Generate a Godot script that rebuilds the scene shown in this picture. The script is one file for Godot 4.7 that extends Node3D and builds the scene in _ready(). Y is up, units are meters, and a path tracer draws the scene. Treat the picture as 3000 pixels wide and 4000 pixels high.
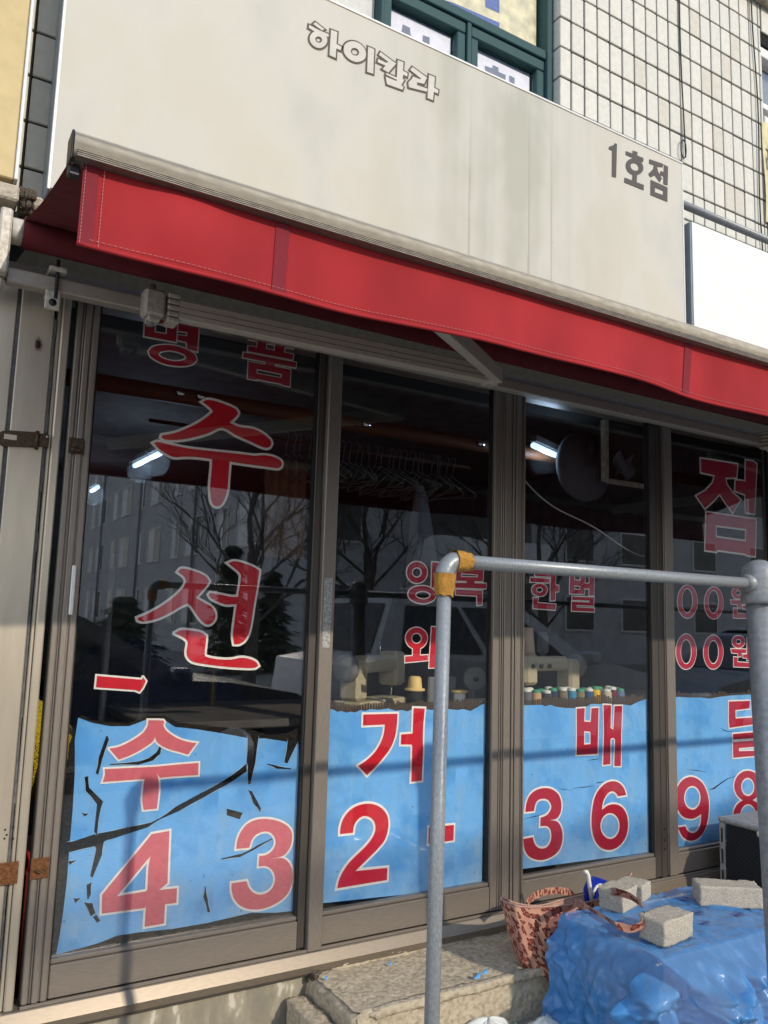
extends Node3D

const FLAT := -1
var M := {}
var T := {}
var used := {}
var rng := RandomNumberGenerator.new()
var nz := FastNoiseLite.new()
var nr := FastNoiseLite.new()

# ---------- naming and tagging ----------
func numbered(called: String) -> String:
	if not used.has(called):
		used[called] = 0
		return called
	used[called] += 1
	return "%s_%03d" % [called, used[called]]

func tag(o: Node, label: String, category: String, group := "") -> void:
	o.set_meta("label", label)
	o.set_meta("category", category)
	if group != "":
		o.set_meta("group", group)

func thing(called: String, label: String, category: String, at := Vector3.ZERO, group := "") -> Node3D:
	var o := Node3D.new()
	o.name = numbered(called)
	add_child(o, true)
	o.position = at
	tag(o, label, category, group)
	return o

func put(called: String, st, m: Material, parent: Node3D = null) -> MeshInstance3D:
	var mi := MeshInstance3D.new()
	mi.mesh = st if st is Mesh else fin(st)
	mi.material_override = m
	mi.cast_shadow = GeometryInstance3D.SHADOW_CASTING_SETTING_ON
	if parent == null:
		mi.name = numbered(called)
		add_child(mi, true)
	else:
		mi.name = called
		if not parent is MeshInstance3D:
			mi.position = -parent.position
		parent.add_child(mi, true)
	return mi

func struct(called: String, st, m: Material) -> MeshInstance3D:
	var o := put(called, st, m)
	o.set_meta("kind", "structure")
	return o

func dup(root: Node3D, called: String, at: Vector3, turn: Vector3, label: String, group := "") -> Node3D:
	var c: Node3D = root.duplicate()
	c.name = numbered(called)
	add_child(c, true)
	c.position = at
	c.rotation = turn
	c.set_meta("label", label)
	if group != "":
		c.set_meta("group", group)
	return c

# ---------- mesh helpers ----------
func mb(smooth := false) -> SurfaceTool:
	var st := SurfaceTool.new()
	st.begin(Mesh.PRIMITIVE_TRIANGLES)
	st.set_smooth_group(0 if smooth else FLAT)
	return st

func fin(st: SurfaceTool) -> ArrayMesh:
	st.generate_normals()
	return st.commit()

func tri(st: SurfaceTool, a: Vector3, b: Vector3, c: Vector3, out: Vector3) -> void:
	if (b - a).cross(c - a).dot(out) > 0.0:
		var k := b
		b = c
		c = k
	st.add_vertex(a)
	st.add_vertex(b)
	st.add_vertex(c)

func quad(st: SurfaceTool, a: Vector3, b: Vector3, c: Vector3, d: Vector3, out: Vector3) -> void:
	tri(st, a, b, c, out)
	tri(st, a, c, d, out)

# box between two corners, edges chamfered by b
func bx(st: SurfaceTool, p: Vector3, q: Vector3, b := 0.0) -> SurfaceTool:
	var c := (p + q) * 0.5
	var h := (q - p).abs() * 0.5
	b = minf(b, minf(h.x, minf(h.y, h.z)) * 0.9)
	var v := func(sx, sy, sz, ax):
		var r := Vector3(h.x - (0.0 if ax == 0 else b), h.y - (0.0 if ax == 1 else b), h.z - (0.0 if ax == 2 else b))
		return c + Vector3(sx * r.x, sy * r.y, sz * r.z)
	for s in [-1, 1]:
		quad(st, v.call(s, -1, -1, 0), v.call(s, 1, -1, 0), v.call(s, 1, 1, 0), v.call(s, -1, 1, 0), Vector3(s, 0, 0))
		quad(st, v.call(-1, s, -1, 1), v.call(1, s, -1, 1), v.call(1, s, 1, 1), v.call(-1, s, 1, 1), Vector3(0, s, 0))
		quad(st, v.call(-1, -1, s, 2), v.call(1, -1, s, 2), v.call(1, 1, s, 2), v.call(-1, 1, s, 2), Vector3(0, 0, s))
	if b > 0.0:
		for s in [-1, 1]:
			for u in [-1, 1]:
				quad(st, v.call(s, u, -1, 0), v.call(s, u, 1, 0), v.call(s, u, 1, 1), v.call(s, u, -1, 1), Vector3(s, u, 0))
				quad(st, v.call(s, -1, u, 0), v.call(s, 1, u, 0), v.call(s, 1, u, 2), v.call(s, -1, u, 2), Vector3(s, 0, u))
				quad(st, v.call(-1, s, u, 1), v.call(1, s, u, 1), v.call(1, s, u, 2), v.call(-1, s, u, 2), Vector3(0, s, u))
				for w in [-1, 1]:
					tri(st, v.call(s, u, w, 0), v.call(s, u, w, 1), v.call(s, u, w, 2), Vector3(s, u, w))
	return st

func box(p: Vector3, q: Vector3, b := 0.0) -> SurfaceTool:
	return bx(mb(), p, q, b)

func V(x: float, y: float, z: float) -> Vector3:
	return Vector3(x, y, z)

# tube through points with a radius each
func tube(st: SurfaceTool, pts: Array, rad, n := 12, caps := true) -> SurfaceTool:
	var rings := []
	var prev := Vector3.ZERO
	for i in pts.size():
		var d: Vector3 = (pts[mini(i + 1, pts.size() - 1)] - pts[maxi(i - 1, 0)]).normalized()
		var u := prev
		if u == Vector3.ZERO:
			u = d.cross(Vector3.UP if absf(d.y) < 0.9 else Vector3.RIGHT).normalized()
		u = (u - d * u.dot(d)).normalized()
		prev = u
		var w := d.cross(u)
		var r: float = rad[i] if rad is Array else rad
		var ring := []
		for k in n:
			var a := TAU * k / n
			ring.append(pts[i] + (u * cos(a) + w * sin(a)) * r)
		rings.append(ring)
	for i in pts.size() - 1:
		for k in n:
			var k2 := (k + 1) % n
			var o: Vector3 = (rings[i][k] + rings[i][k2]) * 0.5 - pts[i]
			quad(st, rings[i][k], rings[i][k2], rings[i + 1][k2], rings[i + 1][k], o)
	if caps:
		for e in [0, pts.size() - 1]:
			var d: Vector3 = (pts[e] - pts[1 if e == 0 else e - 1])
			for k in n:
				tri(st, pts[e], rings[e][k], rings[e][(k + 1) % n], d)
	return st

func bar(a: Vector3, b: Vector3, r: float, n := 12) -> SurfaceTool:
	return tube(mb(true), [a, b], r, n)

# lathe round the y axis at c; prof = [[radius, y], ...]
func lathe(st: SurfaceTool, c: Vector3, prof: Array, n := 16) -> SurfaceTool:
	for i in prof.size() - 1:
		for k in n:
			var a := TAU * k / n
			var b := TAU * (k + 1) / n
			var p0 := c + V(cos(a) * prof[i][0], prof[i][1], sin(a) * prof[i][0])
			var p1 := c + V(cos(b) * prof[i][0], prof[i][1], sin(b) * prof[i][0])
			var q0 := c + V(cos(a) * prof[i + 1][0], prof[i + 1][1], sin(a) * prof[i + 1][0])
			var q1 := c + V(cos(b) * prof[i + 1][0], prof[i + 1][1], sin(b) * prof[i + 1][0])
			var mid := (a + b) * 0.5
			var o := V(cos(mid) * (prof[i + 1][1] - prof[i][1]), prof[i][0] - prof[i + 1][0], sin(mid) * (prof[i + 1][1] - prof[i][1]))
			if prof[i][0] > 1e-5:
				tri(st, p0, p1, q1, o)
			if prof[i + 1][0] > 1e-5:
				tri(st, p0, q1, q0, o)
	return st

# polygon of 2D points extruded between two depths; at(p, d) gives the place
func prism(st: SurfaceTool, poly: PackedVector2Array, d0: float, d1: float, at: Callable) -> SurfaceTool:
	if Geometry2D.is_polygon_clockwise(poly):
		poly.reverse()
	var idx := Geometry2D.triangulate_polygon(poly)
	var dir: Vector3 = at.call(poly[0], d1) - at.call(poly[0], d0)
	for i in range(0, idx.size(), 3):
		tri(st, at.call(poly[idx[i]], d1), at.call(poly[idx[i + 1]], d1), at.call(poly[idx[i + 2]], d1), dir)
		tri(st, at.call(poly[idx[i]], d0), at.call(poly[idx[i + 1]], d0), at.call(poly[idx[i + 2]], d0), -dir)
	for i in poly.size():
		var p := poly[i]
		var q := poly[(i + 1) % poly.size()]
		var nrm := Vector2(q.y - p.y, p.x - q.x).normalized() * 0.001
		var o: Vector3 = at.call((p + q) * 0.5 + nrm, d0) - at.call((p + q) * 0.5, d0)
		quad(st, at.call(p, d0), at.call(q, d0), at.call(q, d1), at.call(p, d1), o)
	return st

func xy(p: Vector2, d: float) -> Vector3:
	return V(p.x, p.y, d)

func zy(p: Vector2, d: float) -> Vector3:
	return V(d, p.y, p.x)

# sheet from a grid of points (rows of equal length), with uv
func sheet(rows: Array, out: Vector3, us := 1.0, vs := 1.0, smooth := true) -> SurfaceTool:
	var st := mb(smooth)
	var nr := rows.size()
	var nc: int = rows[0].size()
	var lean := 0.0
	for r in nr - 1:
		for c in nc - 1:
			lean += (rows[r][c + 1] - rows[r][c]).cross(rows[r + 1][c] - rows[r][c]).dot(out)
	for r in nr - 1:
		for c in nc - 1:
			var ids := [[r, c], [r, c + 1], [r + 1, c + 1], [r + 1, c]]
			var p := []
			for i in ids:
				p.append(rows[i[0]][i[1]])
			var order := [0, 1, 2, 0, 2, 3] if lean < 0.0 else [0, 2, 1, 0, 3, 2]
			for k in order:
				st.set_uv(Vector2(us * ids[k][1] / (nc - 1), vs * ids[k][0] / (nr - 1)))
				st.add_vertex(p[k])
	return st

# ---------- flat lettering and film ----------
func smooth_poly(q: PackedVector2Array) -> PackedVector2Array:
	var n := q.size()
	var r := PackedVector2Array()
	var corner := []
	for i in n:
		var a := (q[i] - q[(i + n - 1) % n]).normalized()
		var b := (q[(i + 1) % n] - q[i]).normalized()
		corner.append(a.dot(b) < 0.62)
	for i in n:
		var p0 := q[i]
		var p1 := q[(i + 1) % n]
		var ch := p1 - p0
		var t0 := ch if corner[i] else (p1 - q[(i + n - 1) % n]).normalized() * ch.length()
		var t1 := ch if corner[(i + 1) % n] else (q[(i + 2) % n] - p0).normalized() * ch.length()
		var steps := 3 if ch.length() > 8.0 else 1
		for k in steps:
			var t := float(k) / steps
			var t2 := t * t
			var t3 := t2 * t
			r.append(p0 * (2 * t3 - 3 * t2 + 1) + t0 * (t3 - 2 * t2 + t) + p1 * (3 * t2 - 2 * t3) + t1 * (t3 - t2))
	return r

func to_poly(e: Array) -> PackedVector2Array:
	var r := PackedVector2Array()
	for i in range(0, e[1].size(), 2):
		r.append(Vector2(e[1][i], e[1][i + 1]))
	if e[0] == "s":
		r = smooth_poly(r)
	if Geometry2D.is_polygon_clockwise(r):
		r.reverse()
	return r

# the region covered by polys and not by holes (millimetres) as pieces without holes
func pieces(polys: Array, holes: Array) -> Array:
	var got := []
	for p in polys:
		var rest := [p]
		for g in got.duplicate():
			var nxt := []
			for r in rest:
				for c in Geometry2D.clip_polygons(r, g):
					if not Geometry2D.is_polygon_clockwise(c):
						nxt.append(c)
			rest = nxt
		got.append_array(rest)
	for h in holes:
		var mid := Vector2.ZERO
		for v in h:
			mid += v / h.size()
		var nxt := []
		for g in got:
			if Geometry2D.intersect_polygons(g, h).is_empty():
				nxt.append(g)
				continue
			for s in [-1, 1]:
				var half := PackedVector2Array([mid + Vector2(0, -9000), mid + Vector2(9000 * s, -9000), mid + Vector2(9000 * s, 9000), mid + Vector2(0, 9000)])
				for part in Geometry2D.intersect_polygons(g, half):
					for c in Geometry2D.clip_polygons(part, h):
						if not Geometry2D.is_polygon_clockwise(c):
							nxt.append(c)
		got = nxt
	return got

func flat_mesh(polys: Array, holes: Array, z: float) -> ArrayMesh:
	var st := mb()
	for p in pieces(polys, holes):
		var idx := Geometry2D.triangulate_polygon(p)
		for i in range(0, idx.size(), 3):
			var a := []
			for k in 3:
				a.append(p[idx[i + k]] * 0.001)
			if (a[1] - a[0]).cross(a[2] - a[0]) > 0.0:
				a = [a[0], a[2], a[1]]
			for v in a:
				st.set_uv(Vector2(v.x, 1.25 - v.y))
				st.add_vertex(V(v.x, v.y, z))
	return fin(st)

func grown(ps: Array, d: float) -> Array:
	var r := []
	for p in ps:
		for q in Geometry2D.offset_polygon(p, d, Geometry2D.JOIN_MITER):
			if not Geometry2D.is_polygon_clockwise(q):
				r.append(q)
	return r

func glyph(g: Array, parent: Node3D, z: float, face: Material, edge: Material, called := "letter", step := 0.0015) -> MeshInstance3D:
	var P := g[3].map(to_poly) as Array
	var H := g[4].map(to_poly) as Array
	var o := put(called, flat_mesh(P, H, z), face, parent)
	if called == "blue_film" and H.size() > 6:
		# the film curls up along its cracks
		var curl := mb(true)
		for h in H:
			for e in h.size():
				var a: Vector2 = h[e] * 0.001
				var b: Vector2 = h[(e + 1) % h.size()] * 0.001
				if (e * 7 + h.size()) % 5 < 3:
					tube(curl, [V(a.x, a.y, z + 0.0005), V((a.x + b.x) * 0.5, (a.y + b.y) * 0.5, z + 0.0012), V(b.x, b.y, z + 0.0005)], [0.0004, 0.0017, 0.0004], 6, false)
		put("curled_edge", curl, M.curl, o)
	if g[2] > 0:
		put("letter_outline", flat_mesh(grown(P, g[2]), grown(H, -g[2]), z - step), edge, o)
	return o

# ---------- materials ----------
func noise_tex(freq: float, lo: float, hi: float, oct := 4, kind := FastNoiseLite.TYPE_SIMPLEX_SMOOTH, size := 512, stops := []) -> NoiseTexture2D:
	var n := FastNoiseLite.new()
	n.noise_type = kind
	n.frequency = freq
	n.seed = int(freq * 10000.0) + oct
	n.fractal_octaves = oct
	var t := NoiseTexture2D.new()
	t.width = size
	t.height = size
	t.seamless = true
	t.noise = n
	var g := Gradient.new()
	g.offsets = PackedFloat32Array([0.0, 1.0])
	g.colors = PackedColorArray([Color(lo, lo, lo).linear_to_srgb(), Color(hi, hi, hi).linear_to_srgb()])
	for s in stops:
		g.add_point(s[0], s[1])
	t.color_ramp = g
	return t

func lin(r: float, g: float, b: float, a := 1.0) -> Color:
	return Color(r, g, b, a).linear_to_srgb()

func mat(called: String, c: Color, rough: float, metal := 0.0, tex: Texture2D = null, sc := Vector3.ONE, bump: Texture2D = null, depth := 0.0) -> StandardMaterial3D:
	var m := StandardMaterial3D.new()
	m.resource_name = called
	m.albedo_color = c
	m.roughness = rough
	m.metallic = metal
	m.metallic_specular = 0.5 if rough < 0.35 or metal > 0.3 else 0.32
	m.uv1_triplanar = true
	m.uv1_world_triplanar = true
	m.uv1_scale = sc
	if tex:
		m.albedo_texture = tex
	if bump:
		m.heightmap_enabled = true
		m.heightmap_texture = bump
		m.heightmap_scale = depth
	M[called] = m
	return m

func painted(called: String, tex: Texture2D, c: Color, rough: float) -> StandardMaterial3D:
	var m := StandardMaterial3D.new()
	m.resource_name = called
	m.albedo_color = c
	m.albedo_texture = tex
	m.roughness = rough
	m.metallic_specular = 0.25
	M[called] = m
	return m

func film_image() -> ImageTexture:
	var im := Image.create(512, 512, false, Image.FORMAT_RGB8)
	nz.fractal_octaves = 4
	nz.frequency = 0.012
	for y in 512:
		for x in 512:
			var v := float(y) / 512.0
			var n := nz.get_noise_2d(x, y)
			var st := nz.get_noise_2d(x * 2.2, y * 0.25 + 900.0)
			var bleach := clampf((v - 0.52) * 4.0 + n * 0.7, 0.0, 1.0) * 0.42 + clampf(st * 0.7 + n * 0.6, 0.0, 1.0) * 0.42
			var c := Color(0.44, 0.69, 0.90).lerp(Color(0.70, 0.80, 0.88), bleach)
			var dirt := nz.get_noise_2d(x * 6.0, y * 6.0 + 4000.0)
			if dirt > 0.64:
				c = c.darkened(0.3)
			c = c.lerp(Color(0.27, 0.56, 0.82), clampf(nz.get_noise_2d(x * 0.7 + 3000.0, y * 0.7) * 1.1, 0.0, 0.5))
			im.set_pixel(x, y, c.darkened(0.05 + 0.05 * n))
	return ImageTexture.create_from_image(im)

func sign_image() -> ImageTexture:
	var im := Image.create(768, 288, false, Image.FORMAT_RGB8)
	nz.frequency = 0.006
	nz.fractal_octaves = 4
	for y in 288:
		for x in 768:
			var u := x / 768.0
			var v := y / 288.0
			var n := nz.get_noise_2d(x * 1.6, y * 0.9)
			var s := nz.get_noise_2d(x * 5.0, y * 0.12 + 700.0)
			var c := Color(0.825, 0.82, 0.79)
			var green := clampf(exp(-pow((u - 0.62) / 0.16, 2.0)) * (0.55 + 1.3 * n + 0.5 * s), 0.0, 1.0)
			c = c.lerp(Color(0.68, 0.695, 0.66), green * 0.85)
			c = c.lerp(Color(0.79, 0.76, 0.69), clampf(0.25 + n * 0.9, 0.0, 0.6) * (0.3 + 0.5 * v))
			for k in [0.545, 0.655, 0.70]:
				var d := absf(u - k - 0.002 * nz.get_noise_2d(k * 5000.0, y * 0.4))
				if d < 0.0016:
					c = c.lerp(Color(0.52, 0.52, 0.47), 0.45 * clampf(v * 2.0, 0.0, 1.0) * (0.6 + s))
			im.set_pixel(x, y, c.darkened(clampf(-n, 0.0, 1.0) * 0.08))
	return ImageTexture.create_from_image(im)

func leopard_image() -> ImageTexture:
	var w := 1024
	var h := 384
	var im := Image.create(w, h, false, Image.FORMAT_RGB8)
	nz.frequency = 0.01
	for y in h:
		for x in w:
			im.set_pixel(x, y, Color(0.70, 0.54, 0.44).lerp(Color(0.60, 0.41, 0.36), clampf(0.5 + nz.get_noise_2d(x, y) * 1.4, 0.0, 1.0)))
	rng.seed = 77
	for i in 51 * 19:
		var cx := (i % 51 + rng.randf_range(0.1, 0.9)) * w / 51.0
		var cy := (i / 51 + rng.randf_range(0.1, 0.9)) * h / 19.0
		var r := rng.randf_range(5.5, 9.0)
		var gap := rng.randf() * TAU
		var el := rng.randf_range(0.7, 1.4)
		for y in range(int(cy - 14), int(cy + 14)):
			for x in range(int(cx - 14), int(cx + 14)):
				var dx := (x - cx) * el
				var dy := (y - cy) / el
				var a := atan2(dy, dx)
				var rr := r * (1.0 + 0.22 * sin(a * 3.0 + gap * 3.0) + 0.12 * sin(a * 5.0 + cx))
				var d := sqrt(dx * dx + dy * dy)
				if d < rr:
					var q := Color(0.50, 0.26, 0.21)
					if d > rr * 0.55 and absf(wrapf(a - gap, -PI, PI)) > 0.5:
						q = Color(0.31, 0.11, 0.10)
					im.set_pixel(posmod(x, w), posmod(y, h), q)
	return ImageTexture.create_from_image(im)

func make_materials() -> void:
	T.mott = noise_tex(0.02, 0.86, 1.0)
	T.dirt = noise_tex(0.015, 0.55, 1.0, 5)
	T.fine = noise_tex(0.12, 0.8, 1.0, 3)
	T.streak = noise_tex(0.03, 0.86, 1.0, 4)
	T.grime = noise_tex(0.024, 0.74, 1.0, 5, FastNoiseLite.TYPE_SIMPLEX_SMOOTH, 1024)
	T.bump = noise_tex(0.05, 0.0, 1.0, 5)
	T.grit = noise_tex(0.25, 0.0, 1.0, 3)
	T.conc = noise_tex(0.02, 0.52, 1.0, 6, FastNoiseLite.TYPE_SIMPLEX_SMOOTH, 1024, [[0.3, Color(0.80, 0.78, 0.74)], [0.5, Color(0.9, 0.88, 0.84)], [0.75, Color(0.94, 0.93, 0.9)]])
	T.white_patch = noise_tex(0.006, 0.40, 1.0, 6, FastNoiseLite.TYPE_SIMPLEX_SMOOTH, 1024, [[0.40, Color(0.70, 0.69, 0.65)], [0.72, Color(0.80, 0.79, 0.75)], [0.80, Color(1, 1, 1)]])
	T.weave = noise_tex(0.35, 0.82, 1.0, 2)
	T.rust = noise_tex(0.03, 0.35, 1.0, 4, FastNoiseLite.TYPE_SIMPLEX_SMOOTH, 256, [[0.5, Color(0.9, 0.75, 0.6)]])
	var one := Vector3.ONE
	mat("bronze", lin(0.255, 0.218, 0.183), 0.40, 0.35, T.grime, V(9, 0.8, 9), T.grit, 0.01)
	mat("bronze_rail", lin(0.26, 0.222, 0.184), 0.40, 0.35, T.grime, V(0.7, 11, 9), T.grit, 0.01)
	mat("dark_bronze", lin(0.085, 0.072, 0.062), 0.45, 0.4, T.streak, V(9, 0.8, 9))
	mat("silver", lin(0.50, 0.435, 0.34), 0.33, 0.45, T.mott, V(2.2, 0.35, 2.2), T.grit, 0.004)
	mat("sill", lin(0.22, 0.18, 0.135), 0.33, 0.5, T.grime, V(0.9, 8, 8))
	mat("gasket", lin(0.02, 0.02, 0.02), 0.7)
	mat("seal", lin(0.13, 0.13, 0.13), 0.6, 0.0, T.dirt, V(3, 3, 3))
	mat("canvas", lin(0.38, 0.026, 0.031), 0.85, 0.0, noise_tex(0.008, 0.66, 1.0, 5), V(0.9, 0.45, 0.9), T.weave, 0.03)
	mat("canvas_shaded", lin(0.15, 0.021, 0.027), 0.9, 0.0, T.dirt, V(1.3, 1.3, 1.3), T.weave, 0.03)  # darker copy of the canvas, shade under the awning put into its colour
	mat("canvas_seam", lin(0.20, 0.022, 0.032), 0.85, 0.0, T.mott, V(4, 4, 4), T.weave, 0.03)
	mat("thread", lin(0.50, 0.24, 0.23), 0.8)
	mat("awning_bar", lin(0.47, 0.41, 0.32), 0.6, 0.0, T.dirt, V(2.2, 8, 8), T.grit, 0.02)
	mat("awning_bar_low", lin(0.23, 0.20, 0.165), 0.55, 0.4, T.dirt, V(3, 9, 9), T.grit, 0.03)
	mat("arm_paint", lin(0.55, 0.49, 0.41), 0.42, 0.1, T.mott, V(2, 6, 2))
	mat("bar_paint", lin(0.40, 0.36, 0.31), 0.45, 0.25, T.mott, V(2, 6, 2))
	mat("bracket_paint", lin(0.62, 0.57, 0.48), 0.5, 0.1, T.dirt, V(6, 6, 6), T.bump, 0.05)
	mat("black_metal", lin(0.03, 0.03, 0.032), 0.5, 0.6)
	mat("galv", lin(0.34, 0.36, 0.37), 0.36, 0.25, noise_tex(0.05, 0.5, 1.0, 3), V(7, 3, 7), T.bump, 0.05)
	mat("galv_old", lin(0.31, 0.32, 0.33), 0.42, 0.2, T.dirt, V(5, 5, 5), T.bump, 0.06)
	mat("tape", lin(0.62, 0.31, 0.055), 0.35, 0.0, T.dirt, V(14, 14, 14), T.bump, 0.35)
	mat("sign_edge", lin(0.66, 0.66, 0.63), 0.4, 0.1, T.mott, one)
	mat("sign_side", lin(0.36, 0.42, 0.47), 0.4, 0.2, T.mott, one)
	painted("sign_face", sign_image(), Color(0.915, 0.91, 0.895), 0.7)
	mat("sign_letter", lin(0.10, 0.095, 0.09), 0.8, 0.0, T.mott, V(8, 8, 8))
	mat("sign_outline", lin(0.12, 0.105, 0.085), 0.8, 0.0, T.mott, V(8, 8, 8))
	mat("sign_fill", lin(0.56, 0.545, 0.485), 0.7, 0.0, T.mott, V(1, 1, 1))
	mat("yellow_sign", lin(0.52, 0.41, 0.20), 0.45, 0.0, T.mott, V(1.2, 1.2, 1.2))
	mat("white_sign", lin(0.80, 0.79, 0.75), 0.6, 0.0, T.mott, V(0.8, 0.8, 0.8))
	mat("grey_side", lin(0.30, 0.34, 0.35), 0.45, 0.2, T.mott, one)
	mat("mortar", lin(0.016, 0.016, 0.015), 0.9, 0.0, T.dirt, V(3, 3, 3))
	mat("tile_a", lin(0.60, 0.585, 0.52), 0.55, 0.0, T.mott, V(2.5, 2.5, 2.5))
	mat("tile_b", lin(0.63, 0.61, 0.54), 0.6, 0.0, T.mott, V(2.1, 2.1, 2.1))
	mat("tile_c", lin(0.56, 0.53, 0.45), 0.55, 0.0, T.mott, V(1.9, 1.9, 1.9))
	mat("teal", lin(0.028, 0.075, 0.08), 0.6, 0.0, T.mott, V(3, 3, 3))
	mat("poster_white", lin(0.72, 0.70, 0.74), 0.6, 0.0, T.mott, V(2, 2, 2))
	mat("poster_yellow", lin(0.78, 0.70, 0.42), 0.6, 0.0, T.dirt, V(1.3, 1.3, 1.3))
	mat("poster_grey_ink", lin(0.13, 0.14, 0.17), 0.6)
	mat("poster_blue_ink", lin(0.085, 0.125, 0.38), 0.6, 0.0, T.dirt, V(6, 6, 6))
	mat("red_letter", lin(0.56, 0.016, 0.03), 0.35, 0.0, T.mott, V(2, 2, 2))
	mat("faded_letter", lin(0.60, 0.135, 0.165), 0.45, 0.0, T.mott, V(3, 3, 3))
	mat("crimson_letter", lin(0.42, 0.018, 0.045), 0.4, 0.0, T.mott, V(3, 3, 3))
	mat("white_vinyl", lin(0.82, 0.79, 0.73), 0.45, 0.0, T.mott, V(4, 4, 4))
	painted("film", film_image(), Color(1, 1, 1), 0.42)
	M.film.heightmap_enabled = true
	M.film.heightmap_texture = T.bump
	M.film.heightmap_scale = 0.12
	mat("curl", lin(0.30, 0.48, 0.62), 0.4)
	mat("residue", lin(0.024, 0.019, 0.015), 0.85, 0.0, noise_tex(0.03, 0.12, 1.0, 5), V(3, 3, 3), T.bump, 0.2)
	mat("torn", lin(0.085, 0.06, 0.042), 0.9, 0.0, T.dirt, V(7, 7, 7), T.bump, 0.3)
	mat("concrete", lin(0.53, 0.47, 0.375), 0.9, 0.0, T.conc, V(1.7, 1.7, 1.7), T.bump, 0.35)
	mat("plinth", lin(0.50, 0.46, 0.39), 0.9, 0.0, T.white_patch, V(1.6, 0.7, 1.6), T.bump, 0.3)
	mat("paver", lin(0.74, 0.67, 0.55), 0.92, 0.0, noise_tex(0.05, 0.3, 1.0, 4), V(6, 6, 6), T.grit, 0.12)
	mat("pavement", lin(0.42, 0.40, 0.36), 0.9, 0.0, T.conc, V(1.1, 1.1, 1.1), T.bump, 0.4)
	mat("asphalt", lin(0.08, 0.08, 0.08), 0.9, 0.0, T.fine, V(1.5, 1.5, 1.5), T.grit, 0.3)
	mat("rusty", lin(0.20, 0.115, 0.065), 0.75, 0.3, T.rust, V(9, 9, 9), T.bump, 0.15)
	mat("dark_steel", lin(0.085, 0.07, 0.055), 0.5, 0.6, T.rust, V(9, 9, 9))
	mat("white_plastic", lin(0.78, 0.76, 0.70), 0.35, 0.0, T.mott, V(4, 4, 4))
	mat("screw", lin(0.5, 0.5, 0.48), 0.3, 0.9)
	mat("worn_sticker", lin(0.55, 0.54, 0.52), 0.7, 0.0, noise_tex(0.04, 0.3, 1.0, 5), V(4, 4, 4))
	mat("ledge", lin(0.52, 0.46, 0.36), 0.85, 0.0, T.dirt, V(2, 2, 2), T.bump, 0.5)
	mat("rubble", lin(0.24, 0.19, 0.14), 0.95, 0.0, T.dirt, V(9, 9, 9), T.bump, 1.5)
	mat("cable", lin(0.03, 0.03, 0.03), 0.6)
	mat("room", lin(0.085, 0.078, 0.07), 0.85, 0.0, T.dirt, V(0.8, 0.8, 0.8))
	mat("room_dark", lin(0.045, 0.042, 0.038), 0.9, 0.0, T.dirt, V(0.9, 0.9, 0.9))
	mat("wood_beam", lin(0.12, 0.045, 0.018), 0.5, 0.0, T.streak, V(0.8, 9, 9))
	mat("chrome", lin(0.75, 0.75, 0.75), 0.15, 1.0)
	mat("hanger_white", lin(0.14, 0.135, 0.12), 0.5)
	mat("machine", lin(0.42, 0.37, 0.255), 0.4, 0.0, T.mott, V(3, 3, 3))
	mat("machine_grey", lin(0.16, 0.165, 0.16), 0.5, 0.0, T.mott, V(3, 3, 3))
	mat("spool_cap", lin(0.62, 0.64, 0.58), 0.45)
	mat("spool_cap_green", lin(0.06, 0.28, 0.17), 0.45)
	mat("cone_cream", lin(0.62, 0.48, 0.38), 0.9, 0.0, T.weave, V(20, 60, 20))
	mat("yellow_plastic", lin(0.66, 0.48, 0.18), 0.45)
	mat("black_thread", lin(0.015, 0.015, 0.017), 0.7, 0.0, T.weave, V(9, 60, 9))
	mat("white_thread", lin(0.68, 0.66, 0.6), 0.8, 0.0, T.weave, V(9, 60, 9))
	mat("paper", lin(0.58, 0.54, 0.44), 0.8, 0.0, T.mott, V(5, 5, 5))
	mat("curtain", lin(0.20, 0.12, 0.07), 0.9, 0.0, T.streak, V(8, 0.6, 8))
	mat("cloth_white", lin(0.13, 0.13, 0.14), 0.9, 0.0, T.streak, V(8, 0.6, 8))
	mat("cloth_navy", lin(0.02, 0.03, 0.075), 0.85, 0.0, T.dirt, V(3, 3, 3), T.bump, 1.0)
	mat("cobweb", lin(0.4, 0.4, 0.38), 0.9)
	mat("carton", lin(0.40, 0.40, 0.40), 0.85, 0.0, T.mott, V(3, 3, 3))
	mat("carton_print", lin(0.05, 0.20, 0.42), 0.7)
	mat("cab_grey", lin(0.40, 0.40, 0.39), 0.45, 0.2, T.dirt, V(3, 3, 3))
	mat("mesh_black", lin(0.012, 0.013, 0.016), 0.6)
	mat("mesh_wire", lin(0.035, 0.037, 0.042), 0.5)
	mat("cream_plastic", lin(0.55, 0.50, 0.38), 0.4)
	painted("leopard", leopard_image(), Color(1, 1, 1), 0.6)
	M.leopard.rim_enabled = true
	M.leopard.rim = 0.3
	mat("lining", lin(0.55, 0.33, 0.26), 0.7, 0.0, T.dirt, V(8, 8, 8))
	mat("packet_blue", lin(0.01, 0.025, 0.30), 0.35)
	mat("green_print", lin(0.02, 0.26, 0.12), 0.5)
	mat("poly_bag", lin(0.74, 0.76, 0.72), 0.4, 0.0, T.mott, V(6, 6, 6))
	M.poly_bag.backlight_enabled = true
	M.poly_bag.backlight = Color(0.5, 0.5, 0.5)
	var bp := mat("blue_plastic", lin(0.075, 0.30, 0.68, 0.62), 0.25, 0.0, T.mott, V(3, 3, 3), T.bump, 0.08)
	bp.transparency = BaseMaterial3D.TRANSPARENCY_ALPHA
	mat("ink_navy", lin(0.03, 0.03, 0.16), 0.6)
	mat("chip_blue", lin(0.10, 0.32, 0.62), 0.5)
	var gl := StandardMaterial3D.new()
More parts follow.
